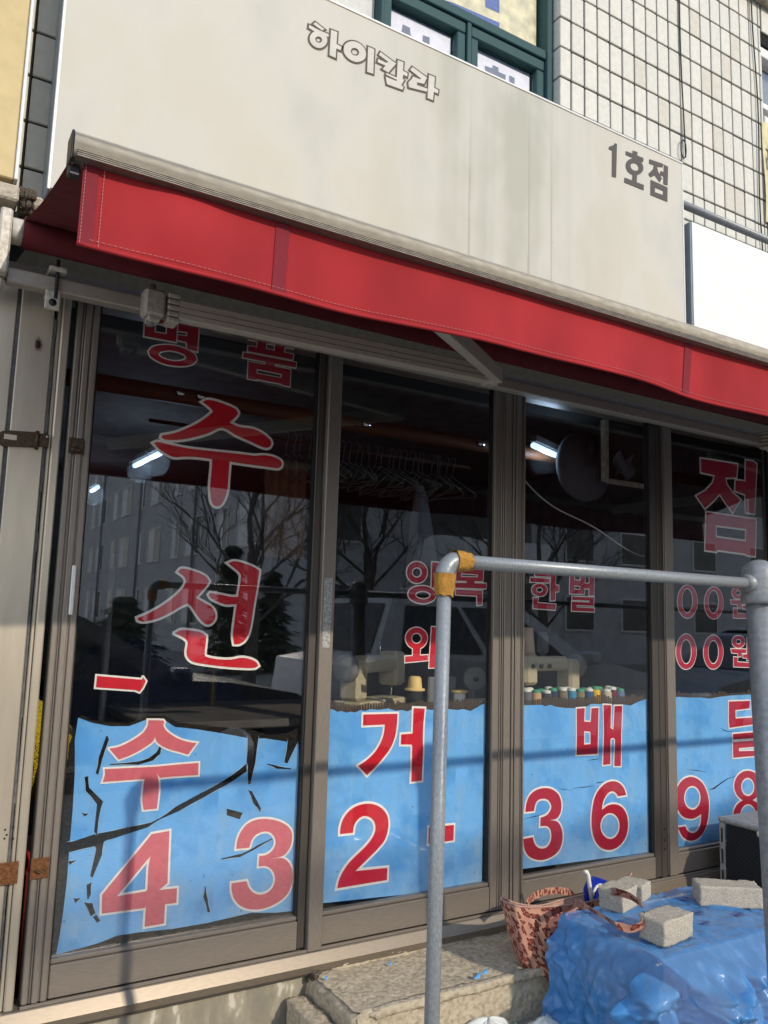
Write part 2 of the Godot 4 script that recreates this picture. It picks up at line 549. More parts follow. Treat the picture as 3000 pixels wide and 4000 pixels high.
	gl.resource_name = "window_glass"
	gl.albedo_color = Color(0.8, 0.82, 0.84, 0.0)
	gl.roughness = 0.0
	gl.transparency = BaseMaterial3D.TRANSPARENCY_ALPHA
	M.glass = gl
	var lm := StandardMaterial3D.new()
	lm.resource_name = "lamp_glow"
	lm.albedo_color = Color(0.9, 0.95, 1)
	lm.emission_enabled = true
	lm.emission = Color(0.72, 0.86, 1.0)
	lm.emission_energy_multiplier = 1.3
	M.lamp = lm
	mat("apartment", lin(0.50, 0.505, 0.51), 0.85, 0.0, T.mott, V(0.2, 0.2, 0.2))
	mat("apartment_white", lin(0.85, 0.85, 0.84), 0.8, 0.0, T.mott, V(0.2, 0.2, 0.2))
	mat("frame_white", lin(0.66, 0.66, 0.64), 0.6)
	mat("lamp_body", lin(0.10, 0.10, 0.10), 0.7)
	mat("far_glass", lin(0.03, 0.035, 0.04), 0.25, 0.0)
	mat("far_blind", lin(0.55, 0.55, 0.5), 0.6)
	mat("bark", lin(0.15, 0.13, 0.115), 0.9, 0.0, T.dirt, V(3, 1, 3))
	mat("needles", lin(0.05, 0.07, 0.035), 0.9)
	mat("hedge", lin(0.05, 0.06, 0.02), 0.9)
	mat("car_white", lin(0.70, 0.70, 0.69), 0.25)
	mat("car_dark", lin(0.03, 0.034, 0.042), 0.2)
	mat("car_grey", lin(0.20, 0.21, 0.22), 0.25, 0.3)
	for k in ["car_white", "car_dark", "car_grey"]:
		M[k].clearcoat_enabled = true
		M[k].clearcoat = 0.6
	mat("car_glass", lin(0.02, 0.022, 0.025), 0.05)
	mat("tyre", lin(0.02, 0.02, 0.02), 0.85)
	mat("alloy", lin(0.5, 0.5, 0.5), 0.3, 0.8)
	mat("headlamp", lin(0.7, 0.7, 0.7), 0.1, 0.3)
	mat("kerb", lin(0.38, 0.37, 0.34), 0.9, 0.0, T.conc, V(1, 1, 1), T.bump, 0.4)
	mat("road_paint", lin(0.7, 0.7, 0.68), 0.8)
	mat("yellow_sack", lin(0.60, 0.45, 0.02), 0.4, 0.0, T.mott, V(4, 4, 4), T.bump, 2.0)
	mat("red_crate", lin(0.30, 0.015, 0.015), 0.5)
	mat("red_dark", lin(0.12, 0.012, 0.012), 0.7)

# ---------- the scene ----------
func _ready() -> void:
	var cam := Camera3D.new()
	cam.name = "camera"
	cam.position = V(0, 1.55, 2.7)
	cam.rotation_degrees = V(7.571, -30.619, 1.689)
	cam.fov = 64.82
	cam.near = 0.05
	cam.far = 400.0
	add_child(cam)
	var env := Environment.new()
	env.background_mode = Environment.BG_SKY
	var sm := ProceduralSkyMaterial.new()
	sm.sky_top_color = Color(0.47, 0.55, 0.67)
	sm.sky_horizon_color = Color(0.85, 0.845, 0.82)
	sm.sky_curve = 0.22
	sm.ground_horizon_color = Color(0.55, 0.54, 0.52)
	sm.ground_bottom_color = Color(0.30, 0.29, 0.27)
	sm.sun_angle_max = 8.0
	var sky := Sky.new()
	sky.sky_material = sm
	env.sky = sky
	env.tonemap_mode = Environment.TONE_MAPPER_LINEAR
	env.tonemap_exposure = 1.4
	env.background_energy_multiplier = 2.35
	env.sdfgi_enabled = true
	env.ssao_enabled = true
	env.ssil_enabled = true
	var we := WorldEnvironment.new()
	we.name = "world_environment"
	we.environment = env
	add_child(we)
	var sun := DirectionalLight3D.new()
	sun.name = "sun"
	add_child(sun)
	sun.look_at_from_position(V(0.275, 0.564, 1.0) * 10.0, Vector3.ZERO)
	sun.light_energy = 0.76
	sun.light_color = Color(1.0, 0.95, 0.87)
	sun.light_angular_distance = 0.9
	sun.shadow_enabled = true

	nz.seed = 5
	nr.seed = 9
	nr.frequency = 1.0
	nr.fractal_octaves = 3
	rng.seed = 11
	make_materials()
	ground()
	building()
	signs()
	shopfront()
	doors()
	side_panel()
	awning()
	interior()
	railing()
	step_things()
	box_and_bag()
	street()

func ground() -> void:
	struct("ground", box(V(-60, -0.30, -40), V(160, 0.0, 160)), M.pavement)
	struct("road", box(V(-60, 0.004, 3.9), V(160, 0.03, 11.0)), M.asphalt)
	struct("road_line", box(V(-60, 0.034, 7.4), V(160, 0.038, 7.55)), M.road_paint)
	struct("pavement", box(V(-40, 0.004, -0.6), V(60, 0.17, 3.7), 0.01), M.pavement)
	struct("kerb", box(V(-40, 0.004, 3.703), V(60, 0.165, 3.88), 0.015), M.kerb)
	struct("far_pavement", box(V(-40, 0.004, 11.1), V(120, 0.15, 14.0), 0.01), M.pavement)

func building() -> void:
	var b := thing("tiled_building", "cream tiled building that rises behind the signboards", "building", V(2, 0.17, -0.3))
	var z0 := -0.112
	# the wall above the shop, round the window opening (X 0.9..2.63, Y 3.7..6.2)
	var st := mb()
	bx(st, V(-3, 2.63, -0.42), V(0.9, 7, z0))
	bx(st, V(2.63, 2.63, -0.42), V(4.30, 7, z0))
	bx(st, V(0.9, 2.63, -0.42), V(2.63, 3.7, z0))
	bx(st, V(0.9, 6.2, -0.42), V(2.63, 7, z0))
	bx(st, V(4.30, 2.63, -0.42), V(7.5, 4.62, z0))
	bx(st, V(4.30, 5.19, -0.42), V(7.5, 7, z0))
	var wall := put("wall", st, M.mortar, b)
	put("lower_wall", box(V(-3, -0.2, -0.42), V(0.08, 2.628, -0.06)), M.mortar, b)
	put("lower_wall", box(V(4.14, -0.2, -0.42), V(7.5, 2.628, -0.06)), M.mortar, b)
	put("rear_wall", box(V(-3, 2.0, -7), V(7.5, 7, -6.7)), M.mortar, b)
	# glazed tiles, one mesh each
	var tm := []
	for k in 3:
		tm.append([M.tile_a, M.tile_b, M.tile_c][k])
	var shapes := {}
	var lay := func(x0: float, x1: float, y0: float, y1: float):
		var key := "%d_%d" % [int(round((x1 - x0) * 1000)), int(round((y1 - y0) * 1000))]
		if not shapes.has(key):
			shapes[key] = fin(box(V(0, 0, 0), V(x1 - x0, y1 - y0, 0.014), 0.003))
		var r := rng.randf()
		var t := put("tile", shapes[key], tm[0] if r < 0.5 else (tm[1] if r < 0.93 else tm[2]), wall)
		t.position = V(x0, y0, z0 - 0.002 + rng.randf_range(-0.0012, 0.0012))
		t.rotation = V(rng.randf_range(-0.004, 0.004), rng.randf_range(-0.006, 0.006), 0)
	var xs := [2.612, 2.692]
	while xs[-1] < 4.27:
		xs.append(xs[-1] + 0.0925)
	for i in xs.size() - 1:
		for j in 13:
			var y0 := 3.468 + 0.1655 * j
			if xs[i + 1] < 3.35 and y0 + 0.16 < 3.95:
				continue
			lay.call(xs[i] + 0.005, minf(xs[i + 1], 4.292) - 0.005, y0 + 0.005, y0 + 0.1605)
	# under and over the right window
	for i in 4:
		for j in 7:
			var y0 := 3.468 + 0.1655 * j
			lay.call(4.304 + 0.0925 * i, 4.304 + 0.0925 * (i + 1) - 0.008, y0 + 0.004, y0 + 0.1615)
		for j in 3:
			lay.call(4.304 + 0.0925 * i, 4.304 + 0.0925 * (i + 1) - 0.008, 5.27 + 0.1655 * j, 5.43 + 0.1655 * j)
	for j in 8:
		var y0 := 2.846 + 0.1655 * j
		lay.call(0.062, 0.212, y0 + 0.004, y0 + 0.1605)
		lay.call(0.222, 0.36, y0 + 0.004, y0 + 0.1605)
	# the jamb tiles in the reveal of the green window
	for j in 14:
		var y0 := 3.805 + 0.1655 * j
		var t := put("jamb_tile", fin(box(V(0, 0, 0), V(0.012, 0.1575, 0.085), 0.003)), tm[j % 2], wall)
		t.position = V(2.62, y0 + 0.004, -0.196)
	# window upstairs with green frames
	var w := thing("green_framed_window", "upstairs window with dark green frames and posters behind its panes", "window", V(1.9, 3.7, -0.2))
	var zf := -0.16
	var f := mb()
	bx(f, V(2.575, 3.7, -0.26), V(2.617, 6.2, -0.150), 0.004)
	bx(f, V(1.0, 4.405, -0.26), V(2.575, 4.455, zf), 0.004)
	bx(f, V(1.602, 3.7, -0.26), V(1.618, 4.40, zf), 0.003)
	bx(f, V(1.598, 4.456, -0.26), V(1.622, 6.2, zf), 0.003)
	bx(f, V(2.082, 3.7, -0.26), V(2.106, 4.404, zf - 0.003), 0.003)
	put("window_frame", f, M.teal, w)
	for s in [[1.62, 2.078], [2.110, 2.574]]:
		var sa := mb()
		bx(sa, V(s[0], 4.345, -0.25), V(s[1], 4.402, -0.172), 0.005)
		bx(sa, V(s[0], 3.7, -0.25), V(s[0] + 0.045, 4.343, -0.174), 0.005)
		bx(sa, V(s[1] - 0.048, 3.7, -0.25), V(s[1], 4.343, -0.174), 0.005)
		var so := put("sash", sa, M.teal, w)
		put("pane", box(V(s[0] + 0.047, 3.7, -0.208), V(s[1] - 0.05, 4.343, -0.204)), M.glass, so)
	put("pane", box(V(1.624, 4.457, -0.208), V(2.573, 6.2, -0.204)), M.glass, w)
	put("pane", box(V(1.0, 3.7, -0.208), V(1.600, 4.403, -0.204)), M.glass, w)
	put("poster", box(V(1.672, 3.6, -0.222), V(2.022, 4.325, -0.219)), M.poster_white, w)
	put("poster", box(V(2.165, 3.6, -0.222), V(2.515, 4.318, -0.219)), M.poster_white, w)
	put("poster", box(V(1.624, 4.457, -0.222), V(2.560, 6.2, -0.219)), M.poster_yellow, w)
	put("poster", box(V(1.0, 3.6, -0.222), V(1.598, 4.40, -0.219)), M.tile_b, w)
	put("backing", box(V(0.92, 3.7, -0.40), V(2.60, 6.2, -0.30)), M.gasket, w)
	for g in glyphs_of("post"):
		glyph(g, w, -0.217, M.poster_grey_ink, null)
	for g in glyphs_of("post2"):
		glyph(g, w, -0.217, M.poster_blue_ink, null)
	# window at the right edge
	var w2 := thing("white_framed_window", "white framed window with a drip ledge at the right end of the tiles", "window", V(4.8, 4.62, -0.2))
	var f2 := mb()
	bx(f2, V(4.303, 4.64, -0.2), V(5.9, 4.70, -0.10), 0.004)
	bx(f2, V(4.303, 4.76, -0.2), V(5.9, 4.80, -0.115), 0.004)
	bx(f2, V(4.303, 5.12, -0.2), V(5.9, 5.185, -0.12), 0.004)
	bx(f2, V(4.303, 4.80, -0.2), V(4.33, 5.12, -0.125), 0.004)
	put("window_frame", f2, M.frame_white, w2)
	put("pane", box(V(4.33, 4.802, -0.17), V(5.9, 5.118, -0.165)), M.glass, w2)
	put("backing", box(V(4.303, 4.70, -0.3), V(5.9, 5.118, -0.21)), M.machine_grey, w2)
	put("ledge", box(V(4.02, 5.44, -0.098), V(7, 5.463, -0.045), 0.006), M.ledge, w2)
	# banner under it
	var bn := thing("yellow_banner", "yellow banner with blue lettering under the right window", "banner", V(4.9, 3.97, -0.09))
	var rows := []
	for j in 9:
		var row := []
		for i in 14:
			row.append(V(4.255 + 1.2 * i / 13.0, 3.985 + 0.655 * j / 8.0, -0.086 + 0.006 * sin(i * 1.1 + j * 0.7)))
		rows.append(row)
	put("cloth", sheet(rows, V(0, 0, 1)), M.poster_yellow, bn)
	var lt := [[4.285, 4.46, 0.10, 0.02], [4.30, 4.40, 0.018, 0.07], [4.33, 4.43, 0.06, 0.016], [4.28, 4.33, 0.016, 0.085], [4.30, 4.27, 0.085, 0.018], [4.285, 4.20, 0.018, 0.05], [4.29, 4.12, 0.09, 0.018], [4.285, 4.07, 0.018, 0.05]]
	for l in lt:
		put("letter_stroke", box(V(l[0], l[1], -0.077), V(l[0] + l[2], l[1] + l[3], -0.0755)), M.poster_blue_ink, bn)
	# cables down the tiles
	var c1 := []
	for i in 24:
		var t := i / 23.0
		c1.append(V(3.515 + 0.012 * sin(t * 7.0) + 0.02 * t, 6.4 - 2.24 * t, -0.088))
	var cab := tube(mb(true), c1, 0.0042, 6)
	var loop := []
	for i in 12:
		var a := TAU * i / 11.0 + 1.2
		loop.append(V(3.52 + 0.022 * cos(a), 4.20 + 0.055 * sin(a), -0.084))
	tube(cab, loop, 0.0038, 6)
	tag(put("wall_cable", cab, M.cable), "thin dark cable ending in a small loop on the cream tiles", "cable")
	var c2 := []
	for i in 40:
		var t := i / 39.0
		c2.append(V(4.195 + 0.012 * sin(t * 13.0) + 0.03 * t * t, 6.4 - 2.8 * t, -0.088))
	tag(put("wall_cable", tube(mb(true), c2, 0.0045, 6), M.cable), "long dark cable running down the tiles beside the yellow banner", "cable")

func glyphs_of(group: String) -> Array:
	var r := []
	for g in glyph_rows():
		if g[0] == group:
			r.append(g)
	return r

func signs() -> void:
	var s := thing("shop_signboard", "large faded cream signboard of the shop, stained and lettered in grey", "signboard", V(1.78, 2.86, 0))
	put("sign_box", box(V(0.279, 2.86, -0.07), V(3.279, 3.946, 0.092), 0.004), M.sign_side, s)
	var st := mb()
	for q in [[0, 0], [1, 0], [1, 1], [0, 0], [1, 1], [0, 1]]:
		st.set_uv(Vector2(q[0], q[1]))
		st.add_vertex(V(0.285 + 2.988 * q[0], 3.94 - 1.074 * q[1], 0.096))
	put("sign_face", st, M.sign_face, s)
	var e := mb()
	bx(e, V(0.277, 3.938, 0.085), V(3.281, 3.949, 0.1), 0.002)
	bx(e, V(0.276, 2.86, 0.086), V(0.286, 3.937, 0.0995), 0.002)
	bx(e, V(3.272, 2.86, 0.086), V(3.282, 3.937, 0.0995), 0.002)
	put("sign_edge", e, M.sign_edge, s)
	for g in glyphs_of("sign"):
		var P := g[3].map(to_poly) as Array
		var H := g[4].map(to_poly) as Array
		var o := put("letter", flat_mesh(P, H, 0.0995), M.sign_fill, s)
		put("letter_outline", flat_mesh(grown(P, 7), grown(H, -6), 0.098), M.sign_outline, o)
	for g in glyphs_of("sign2"):
		glyph(g, s, 0.0985, M.sign_letter, null)
	var y := thing("yellow_signboard", "plain yellow signboard of the neighbour at the left edge", "signboard", V(-0.6, 2.86, 0))
	put("sign_box", box(V(-1.6, 2.86, -0.07), V(0.180, 4.6, 0.095), 0.004), M.yellow_sign, y)
	put("sign_edge", box(V(0.181, 2.86, -0.07), V(0.192, 4.6, 0.1), 0.003), M.sign_edge, y)
	var w := thing("white_signboard", "blank white signboard right of the cream shop sign", "signboard", V(4.3, 2.9, 0))
	put("sign_box", box(V(3.335, 2.9, -0.05), V(5.6, 3.642, 0.094), 0.004), M.grey_side, w)
	put("sign_face", box(V(3.342, 2.9, 0.0945), V(5.6, 3.640, 0.1), 0.003), M.white_sign, w)
	put("screw", lathe(mb(true), V(3.333, 3.60, 0.04), [[0, -0.004], [0.005, -0.004], [0.005, 0.004], [0, 0.004]], 8), M.cable, w)
	tag(put("sign_rail", bar(V(3.29, 3.795, 0.0), V(6.0, 3.80, 0.0), 0.021, 14), M.galv_old), "grey horizontal pipe above the white signboard", "pipe")
	# concrete ledge under the yellow sign with its broken end
	var l := thing("concrete_ledge", "weathered beige concrete ledge with a crumbled end under the yellow signboard", "ledge", V(-0.4, 2.76, 0))
	put("slab", box(V(-1.6, 2.768, -0.1), V(0.196, 2.818, 0.15), 0.006), M.ledge, l)
	put("slab_end", box(V(0.232, 2.770, -0.1), V(0.272, 2.812, 0.13), 0.01), M.ledge, l)
	var r := mb()
	for i in 9:
		var c := V(0.205 + rng.randf() * 0.03, 2.765 + rng.randf() * 0.055, 0.08 + rng.randf() * 0.075)
		var h := V(rng.randf_range(0.006, 0.014), rng.randf_range(0.008, 0.018), 0.014)
		bx(r, c - h, c + h, 0.005)
	put("rubble", r, M.rubble, l)
	put("soffit", box(V(-1.6, 2.70, -0.1), V(0.18, 2.766, 0.05)), M.room_dark, l)

func shopfront() -> void:
	var f := thing("shopfront_frame", "bronze aluminium frame with sill and header that holds the sliding doors", "door frame", V(2.2, 0.33, -0.03))
	put("sill", box(V(0.345, 0.355, -0.09), V(4.2, 0.386, 0.012), 0.003), M.bronze_rail, f)
	# sloping bright nosing of the sill
	var p := PackedVector2Array([Vector2(0.013, 0.385), Vector2(0.034, 0.352), Vector2(0.034, 0.330), Vector2(-0.02, 0.330), Vector2(-0.02, 0.354), Vector2(0.013, 0.354)])
	put("sill_nosing", prism(mb(), p, 0.10, 4.2, zy), M.sill, f)
	put("sill_track", box(V(0.41, 0.3865, -0.004), V(4.14, 0.395, 0.002), 0.001), M.bronze_rail, f)
	put("drip_edge", box(V(0.10, 0.318, -0.02), V(4.2, 0.3295, 0.026), 0.003), M.dark_bronze, f)
	put("header", box(V(0.1, 2.60, -0.2), V(4.2, 2.63, 0.02), 0.004), M.bronze_rail, f)
	put("post", box(V(1.336, 0.387, -0.06), V(1.391, 2.599, 0.008), 0.003), M.bronze, f)
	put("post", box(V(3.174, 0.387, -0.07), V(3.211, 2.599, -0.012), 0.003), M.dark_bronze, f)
	put("post", box(V(4.10, 0.387, -0.06), V(4.14, 2.599, 0.006), 0.003), M.bronze, f)
	put("worn_sticker", box(V(1.345, 1.53, 0.0085), V(1.379, 1.695, 0.0095)), M.worn_sticker, f)
	put("sticker_residue", box(V(1.346, 1.44, 0.0085), V(1.376, 1.528, 0.0092)), M.worn_sticker, f)
	var sc := mb(true)
	for y in [0.52, 0.56, 0.61]:
		tube(sc, [V(3.19, y, -0.013), V(3.19, y, -0.0085)], 0.0045, 8)
	put("screw_hole", sc, M.gasket, f)

func stile(x0: float, x1: float, ribs: Array, parent: Node3D, m: Material, zf := 0.0) -> void:
	var st := mb()
	bx(st, V(x0, 0.396, -0.055), V(x1, 2.599, zf - 0.008), 0.002)
	for r in ribs:
		bx(st, V(r[0], 0.397, zf - 0.0075), V(r[1], 2.598, zf + r[2]), 0.0025)
	put("stile", st, m, parent)

func door(xl: float, xr: float, label: String, key: String) -> Node3D:
	var d := thing("sliding_door", label, "sliding door", V((xl + xr) / 2, 0.39, -0.03))
	put("bottom_rail", box(V(xl + 0.001, 0.396, -0.055), V(xr - 0.001, 0.490, -0.009), 0.003), M.bronze_rail, d)
	put("glazing_bead", box(V(xl + 0.001, 0.4905, -0.05), V(xr - 0.001, 0.505, -0.016), 0.004), M.bronze_rail, d)
	put("top_rail", box(V(xl + 0.001, 2.565, -0.055), V(xr - 0.001, 2.599, -0.010), 0.003), M.bronze_rail, d)
	var gk := mb()
	bx(gk, V(xl - 0.004, 0.506, -0.045), V(xl + 0.006, 2.564, -0.024))
	bx(gk, V(xr - 0.006, 0.506, -0.045), V(xr + 0.004, 2.564, -0.024))
	put("gasket", gk, M.gasket, d)
	put("pane", box(V(xl + 0.006, 0.506, -0.035), V(xr - 0.006, 2.564, -0.030)), M.glass, d)
	if key == "d1":
		put("added_reflection_pane", box(V(xl + 0.006, 0.506, -0.0415), V(xr - 0.006, 2.564, -0.0365)), M.glass, d)  # second glass added to strengthen the street reflections in this door
	var crimson := ["myeong", "pum", "yang", "bok", "han", "beol", "bae", "dal", "jeom", "zero", "won", "three_b", "six", "nine", "eight"]
	for g in glyphs_of(key):
		glyph(g, d, -0.0445, M.crimson_letter if g[1] in crimson else M.red_letter, M.white_vinyl)
	for g in glyphs_of(key + "f"):
		glyph(g, d, -0.0445, M.faded_letter if key == "d1" else (M.crimson_letter if g[1] in crimson else M.red_letter), M.white_vinyl)
	var film: MeshInstance3D
	for g in glyphs_of("film" + key.right(1)):
		if g[1] == "film":
			g[4] = g[4].map(func(h): return widen(h, 2.2 if key == "d1" else 0.3))
			film = glyph(g, d, -0.0475, M.film, null, "blue_film")
		else:
			glyph(g, film, -0.050, M.residue, null, "residue")
	return d

# a crack a little wider than traced, in the same form
func widen(h: Array, by: float) -> Array:
	var r := []
	for q in grown([to_poly(h)], by):
		for v in q:
			r.append_array([v.x, v.y])
		break
	return ["p", r]

func torn_edge(x0: float, x1: float, y: float, d: Node3D) -> void:
	var st := mb()
	var n := int((x1 - x0) / 0.012)
	for i in n:
		var x := x0 + (x1 - x0) * i / n
		var w := (x1 - x0) / n
		var ya := y + 0.012 * nz.get_noise_2d(x * 900.0, 3.0)
		var h := 0.010 + 0.016 * rng.randf() * (0.5 + 0.5 * sin(x * 23.0))
		var dz := rng.randf_range(0.0, 0.004)
		quad(st, V(x, ya - 0.035, -0.05435), V(x + w, ya - 0.035, -0.05435), V(x + w * 0.9, ya + h * rng.randf_range(0.6, 1.1), -0.05428 + dz * 0.2), V(x + w * 0.1, ya + h, -0.05428), V(0, 0, 1))
	put("torn_edge", st, M.torn, d)

func doors() -> void:
	var d1 := door(0.486, 1.302, "leftmost sliding door with cracked, peeling blue film and large red letters", "d1")
	stile(0.412, 0.485, [[0.413, 0.429, 0.0], [0.433, 0.437, -0.001], [0.440, 0.458, 0.002], [0.464, 0.482, 0.0]], d1, M.bronze)
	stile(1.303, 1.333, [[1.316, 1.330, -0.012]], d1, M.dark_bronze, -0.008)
	var hd := mb()
	bx(hd, V(0.455, 1.535, 0.012), V(0.468, 1.69, 0.020), 0.003)
	bx(hd, V(0.457, 1.55, 0.001), V(0.466, 1.565, 0.013), 0.002)
	bx(hd, V(0.457, 1.66, 0.001), V(0.466, 1.675, 0.013), 0.002)
	put("handle", hd, M.white_plastic, d1)
	var lk := mb()
	bx(lk, V(0.416, 2.047, 0.0025), V(0.463, 2.098, 0.008), 0.002)
	bx(lk, V(0.425, 2.052, 0.008), V(0.455, 2.066, 0.016), 0.004)
	put("latch_plate", lk, M.dark_steel, d1)
	var ru := put("rusty_plate", box(V(0.408, 0.750, 0.0025), V(0.459, 0.810, 0.0055), 0.001), M.rusty, d1)
	var ring := []
	for i in 9:
		var a := PI + PI * i / 8.0
		ring.append(V(0.434 + 0.013 * cos(a), 0.779 + 0.009 * sin(a), 0.010))
	put("latch_ring", tube(mb(true), ring, 0.003, 8), M.dark_steel, ru)
	var d2 := door(1.393, 2.152, "sliding door with the red digit 2 on blue film, behind the pipe post", "d2")
	stile(2.153, 2.246, [[2.156, 2.172, -0.010], [2.186, 2.192, -0.002], [2.197, 2.203, -0.001], [2.207, 2.243, 0.0]], d2, M.bronze)
	torn_edge(1.398, 2.147, 1.215, d2)
	var d3 := door(2.322, 3.128, "sliding door with red digits 3 and 6 on blue film and thread spools behind", "d3")
	stile(2.249, 2.321, [[2.250, 2.262, 0.0], [2.266, 2.296, 0.002], [2.301, 2.306, -0.001], [2.310, 2.319, 0.0]], d3, M.bronze)
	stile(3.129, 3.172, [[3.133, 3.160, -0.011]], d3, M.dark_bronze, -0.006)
	torn_edge(2.327, 3.123, 1.212, d3)
	var d4 := door(3.279, 4.098, "rightmost sliding door with red digits 9 and 8 beside the grey cabinet", "d4")
	stile(3.213, 3.278, [[3.216, 3.275, 0.0]], d4, M.bronze)
	torn_edge(3.284, 4.09, 1.214, d4)

func side_panel() -> void:
	var s := thing("aluminium_side_panel", "worn silver aluminium panel left of the sliding doors, with an iron hasp", "panel", V(0.25, 0.33, 0))
	put("outer_strip", box(V(-0.6, 0.331, -0.055), V(0.232, 2.62, -0.006), 0.003), M.silver, s)
	put("seal", box(V(0.2325, 0.331, -0.055), V(0.243, 2.62, -0.012)), M.seal, s)
	put("panel_sheet", box(V(0.2435, 0.331, -0.055), V(0.343, 2.62, -0.004), 0.003), M.silver, s)
	var st := mb()
	for i in 34:
		var y := 0.34 + 2.14 * i / 34.0
		var w := 0.005 + 0.004 * rng.randf()
		bx(st, V(0.3435, y, -0.05), V(0.3445 + w, y + 2.14 / 34.0 + 0.001, -0.007), 0.002)
	put("sealant_bead", st, M.seal, s)
	var jb := mb()
	bx(jb, V(0.354, 0.387, -0.055), V(0.366, 2.599, -0.010), 0.003)
	bx(jb, V(0.3665, 0.387, -0.055), V(0.392, 2.599, 0.002), 0.004)
	put("jamb", jb, M.silver, s)
	# hasp
	var ha := PackedVector2Array()
	for i in 9:
		var a := PI * 0.5 + PI * i / 8.0
		ha.append(Vector2(0.232 + 0.024 * cos(a), 2.068 + 0.024 * sin(a)))
	ha.append_array(PackedVector2Array([Vector2(0.318, 2.052), Vector2(0.318, 2.100)]))
	ha[0] = Vector2(0.232, 2.094)
	var hp := put("hasp", prism(mb(), ha, 0.0, 0.006, xy), M.dark_steel, s)
	put("slot", box(V(0.228, 2.066, 0.0062), V(0.264, 2.082, 0.0068)), M.silver, hp)
	put("hinge_knuckle", bar(V(0.322, 2.046, 0.006), V(0.322, 2.104, 0.006), 0.006, 10), M.dark_steel, hp)
	put("hinge_leaf", box(V(0.327, 2.056, 0.0), V(0.357, 2.098, 0.005), 0.002), M.dark_steel, hp)
	put("screw", bar(V(0.351, 2.090, 0.005), V(0.351, 2.090, 0.008), 0.004, 10), M.screw, hp)
	put("rusty_plate", box(V(0.318, 0.745, 0.0025), V(0.374, 0.808, 0.0065), 0.001), M.rusty, s)
	var hole := mb(true)
	for p in [[0.33, 0.90], [0.352, 0.905], [0.33, 0.875], [0.354, 0.872], [0.335, 0.885]]:
		tube(hole, [V(p[0], p[1], -0.0045), V(p[0], p[1], -0.0025)], 0.003, 8)
	put("screw_hole", hole, M.gasket, s)
	# torn rusty hole high on the panel
	var th := mb()
	for i in 14:
		var a := TAU * i / 14.0
		var r := 0.016 + 0.008 * rng.randf()
		var c := V(0.302, 2.385, -0.003)
		tri(th, c + V(0.006 * cos(a), 0.010 * sin(a), 0.0), c + V(r * cos(a) * 0.8, r * sin(a) * 1.5, 0.001 + 0.010 * rng.randf()), c + V(0.006 * cos(a + 0.5), 0.010 * sin(a + 0.5), 0.0), V(0, 0, 1))
	put("torn_metal", th, M.rusty, s)
	put("torn_hole", lathe(mb(true), V(0.302, 2.385, -0.0035), [[0, -0.010], [0.007, -0.010], [0.007, 0.010], [0, 0.010]], 10), M.gasket, s)

